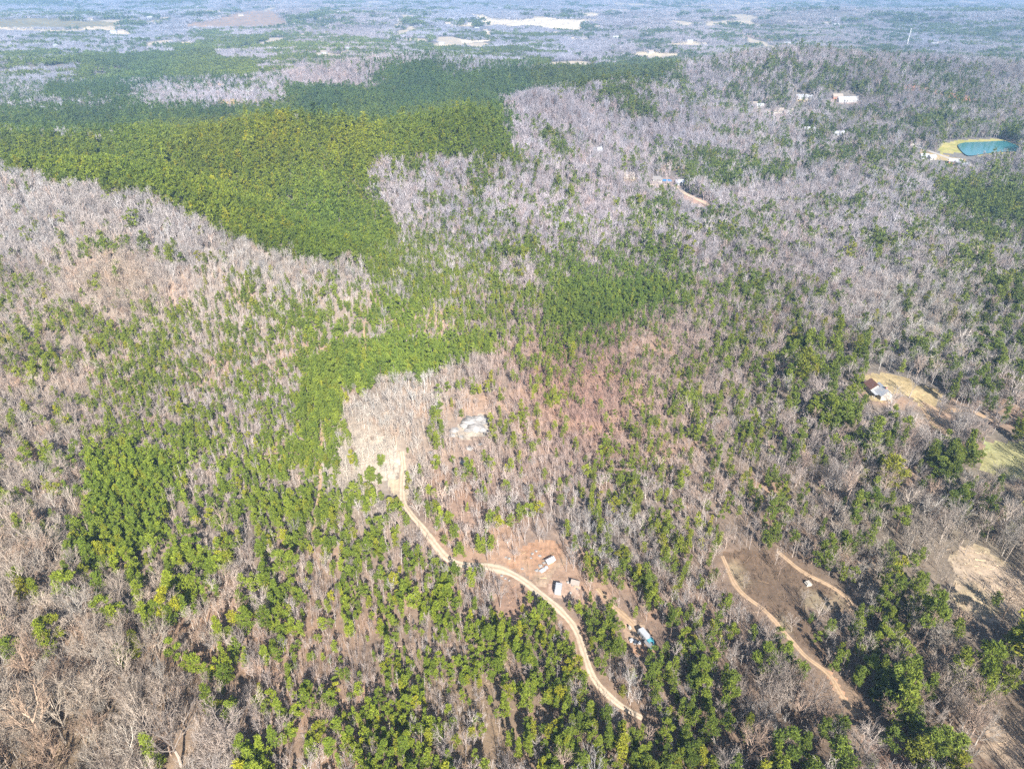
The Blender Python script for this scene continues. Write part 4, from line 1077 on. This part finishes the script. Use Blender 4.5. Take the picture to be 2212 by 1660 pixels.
# near band: the largest trees in the picture stand as single trees, the rest as woods
X, Y, Z, S, pine, tint, cx, cy = classify(*jitter(2.0, 84, 480, .76), 2.0)
sc = trees_scale(S, pine)
fdist = project(X, Y, Z)[2]
inside = (cx > 8) & (cx < 2204) & (cy > 5) & (cy < 1650)
single = np.zeros(len(X), bool)
for kindpine in (True, False):
    sz = np.where(inside & (pine == kindpine), sc[:, 2]*.4+sc[:, 0], 0)/fdist
    order = np.argsort(-sz)[:NIND]
    single[order] = True
    order = order[np.argsort(-cy[order])]
    rows = [order[i:i+19] for i in range(0, len(order), 19)]
    rows = [r[np.argsort(cx[r])] for r in rows]
    medS = np.median(sc[order, 0])
    for ri, r in enumerate(rows):
        for ci, i in enumerate(r):
            size = 'broad' if sc[i, 0] > medS*1.12 else 'small' if sc[i, 0] < medS*.85 else 'mid-sized'
            tall = sc[i, 2]/sc[i, 0]
            if kindpine:
                look = 'yellow-green' if tint[i, 0]/tint[i, 1] > .80 else 'deep green' if tint[i, 1] < .14 else 'bright green'
                kd = int(rng.integers(0, len(near_pines))); cm, tm, hh, cr = near_pines[kd]
                lab = f"{size} {look} pine, {ordinal(ci+1)} from left in the {ordinal(ri+1)} row of large pines from below"
                o = empty('pine_tree', (X[i], Y[i], Z[i]), float(rng.uniform(0, 6.28)), lab, 'pine tree', 'large pines nearest the viewer')
            else:
                look = 'pale-grey' if tint[i].mean() > .43 else 'brown-grey' if tint[i].mean() < .36 else 'beige-grey'
                kd = int(rng.integers(0, len(near_bare))); cm, tm, hh, cr = near_bare[kd]
                lab = f"{size} {look} leafless tree, {ordinal(ci+1)} from left in the {ordinal(ri+1)} row of large ones from below"
                o = empty('bare_tree', (X[i], Y[i], Z[i]), float(rng.uniform(0, 6.28)), lab, 'leafless tree', 'large leafless trees nearest the viewer')
            o.scale = tuple(float(q) for q in sc[i])
            for nm, me in (('trunk', tm), ('crown', cm)):
                c = bpy.data.objects.new(nm, me); COL.objects.link(c); c.parent = o
                c['tint'] = [float(q) for q in tint[i]]
def plant(tag_, X, Y, Z, S, pine, tint, sc, pc, bc, slim):
    a = pine
    scatter('pine_woods', pc, X[a], Y[a], Z[a], sc[a], tint[a])
    b = ~pine & ((S > 1.1) | (rng.random(len(X)) < .30))
    if not slim: b = ~pine
    scatter('leafless_woods', bc, X[b], Y[b], Z[b], sc[b], tint[b])
    c = ~pine & ~b
    if c.any(): scatter('young_leafless_woods', 'slender_near', X[c], Y[c], Z[c], sc[c]*np.array([1.25, 1.25, 1.0]), tint[c])
k = ~single
plant('near', *[q[k] for q in (X, Y, Z, S, pine, tint, sc)], 'pine_near', 'bare_near', True)
cnt = [len(X)]
X, Y, Z, S, pine, tint, cx, cy = classify(*jitter(2.15, 480, 760, .76), 2.15)
cnt.append(len(X))
plant('mid', X, Y, Z, S, pine, tint, trees_scale(S, pine), 'pine_mid', 'bare_mid', True)
X, Y, Z, S, pine, tint, cx, cy = classify(*jitter(4.3, 760, 1750, .76), 4.3)
cnt.append(len(X))
plant('mid', X, Y, Z, S, pine, tint, trees_scale(S, pine), 'pine_mid', 'bare_mid', False)
# far canopy in patches
def far_band(b, y0, y1, scale, zs):
    X, Y = jitter(b, y0, y1, .78)
    Z = H(X, Y); px, py, _ = project(X, Y, Z+8)
    ok = (px > -150) & (px < 2362) & (py > -80)
    X, Y, Z, px, py = [q[ok] for q in (X, Y, Z, px, py)]
    g = grid(px, py)/9
    g = np.clip(g+1.5*(fbm(3, X/260, Y/420, 4)-.5)*np.where(g > .85, 0, 1), 0, 1)
    for poly in DENSE: g = np.where(in_poly(px, py, poly), 1, g)
    for poly, v in GREY: g = np.where(in_poly(px, py, poly), v, g)
    cl = clumpnoise(X, Y, b*4)
    cl = clumpnoise(X/2.2, Y, b*5)
    pine = (g > .93) | (g**1.1*(1.5*sstep(.35, .7, cl)+.05) > rng.random(len(X)))
    dens = np.full(len(X), .93)
    for nm, poly, sk, cov in OPEN:
        dens = np.where(in_poly(px, py, poly), cov*.6, dens)
    dens = np.where(fbm(7, X/340, Y/500, 4) > .66, .25, dens)
    dens = np.where(small_fields(X, Y) & (py < 150), 0, dens)
    k = rng.random(len(X)) < dens
    for hx, hy, hr in KEEP_OFF: k &= (np.hypot(X-hx, Y-hy) > hr)
    X, Y, Z, px, py, pine = [q[k] for q in (X, Y, Z, px, py, pine)]
    tint = np.where(pine[:, None], idw(NEEDLE, px, py)*NG, idw(BARK_HAZE, px, py)*BG)
    tint = np.clip(tint*(1+.5*(fbm(3, X/180, Y/260, 3)-.5)[:, None]+rng.normal(0, .08, (len(X), 1))), .01, .9)
    for nm, c, a in (('far_pine_woods', 'pine_far', pine), ('far_leafless_woods', 'bare_far', ~pine)):
        n = a.sum(); j = np.exp(rng.normal(0, .12, n))
        scatter(nm, c, X[a], Y[a], Z[a], np.stack([scale*j, scale*j, zs*j], 1), tint[a], tilt=.02)
    cnt.append(len(X))
far_band(11.5, 1750, 3600, .85, .85)
far_band(36, 3600, 12500, 2.4, 1.15)
print('PLANTED', cnt)

# brush, weeds and slash lying in the openings and under the near woods
def tuft_mesh(n, w, h):
    mb = MB()
    for _ in range(n):
        b = Vector((random.gauss(0, .35), random.gauss(0, .35), 0)); d = Vector((random.gauss(0, .7), random.gauss(0, .7), 1)).normalized()
        g = random.uniform(.75, 1.2); mb.ribbon(b, b+d*h*random.uniform(.5, 1.1), w, w*.3, (g, g, g))
    return mb
for i in range(4):
    source('brush', 'brush_tuft', tuft_mesh(16, .07, 1.0), M_TWIG)
    lg = tuft_mesh(6, .06, .5); lg.tube((-1.1, -.2, .12), (1.2, .3, .16), .11, .07, 4, (1.3, 1.25, 1.15)); source('brush', 'brush_tuft', lg, M_TWIG)
BX, BY = jitter(1.75, 90, 520, .76)
BZ = H(BX, BY); bpx, bpy_, _ = project(BX, BY, BZ)
den = np.where(bpx+bpy_*.0 < 620, .30, .16)*np.where(bpy_ > 1200, 1.3, 1); btint = idw(BARK_HAZE, bpx, bpy_)*np.array([.62, .55, .48])
BT = {'burnt': (1.0, (.17, .125, .09)), 'straw': (.8, (.42, .34, .24)), 'pinkbrown': (.8, (.30, .20, .14)), 'clay': (.28, (.33, .24, .15)), 'clay_pale': (.15, (.36, .27, .2)), 'pale': (.35, (.42, .36, .3)), 'hay': (.25, (.40, .33, .18)), 'green_hay': (.2, (.30, .30, .13)), 'hay_pink': (.2, (.36, .28, .2)), 'sand': (0, (.3, .3, .3))}
for nm, poly, sk, cov in OPEN:
    if sk in BT:
        q = in_poly(bpx, bpy_, poly); den[q] = BT[sk][0]; btint[q] = BT[sk][1]
den *= .35+1.3*sstep(.35, .62, fbm(2, BX/7, BY/7, 3))
k = rng.random(len(BX)) < den
for p, w, cf in ROADPX:
    ii = np.where(k & (BX > p[:, 0].min()-5) & (BX < p[:, 0].max()+5) & (BY > p[:, 1].min()-5) & (BY < p[:, 1].max()+5))[0]
    for c0 in range(0, len(ii), 4000):
        jj = ii[c0:c0+4000]
        dd = np.sqrt(((BX[jj][:, None]-p[None, :, 0])**2+(BY[jj][:, None]-p[None, :, 1])**2).min(1))
        k[jj[dd < w*.5+.1]] = False
for hx, hy, hr in KEEP_OFF: k &= np.hypot(BX-hx, BY-hy) > hr*.7
BX, BY, BZ, btint = BX[k], BY[k], BZ[k], btint[k]*np.exp(rng.normal(0, .25, (k.sum(), 1)))
bs = np.exp(rng.normal(-.35, .35, len(BX)))
scatter('brush', 'brush', BX, BY, BZ, np.stack([bs, bs, bs*.8], 1), np.clip(btint, 0, .8))

# ------------------------------------------------------------------ the air
hz = bpy.data.materials.new('haze'); hz.use_nodes = True
ht = hz.node_tree; ht.nodes.remove(ht.nodes['Principled BSDF'])
pv = ht.nodes.new('ShaderNodeVolumePrincipled')
pv.inputs['Color'].default_value = (.36, .62, 1.0, 1)
pv.inputs['Density'].default_value = 1.2e-4
pv.inputs['Anisotropy'].default_value = 0.0
ht.links.new(pv.outputs[0], ht.nodes['Material Output'].inputs['Volume'])
q = MB(); q.box(-32000, 32000, -300, 36000, float(_GZ.min())-60, max(320.0, float(_GZ.max())+40))
hb = q.build('haze', hz, kind='stuff')
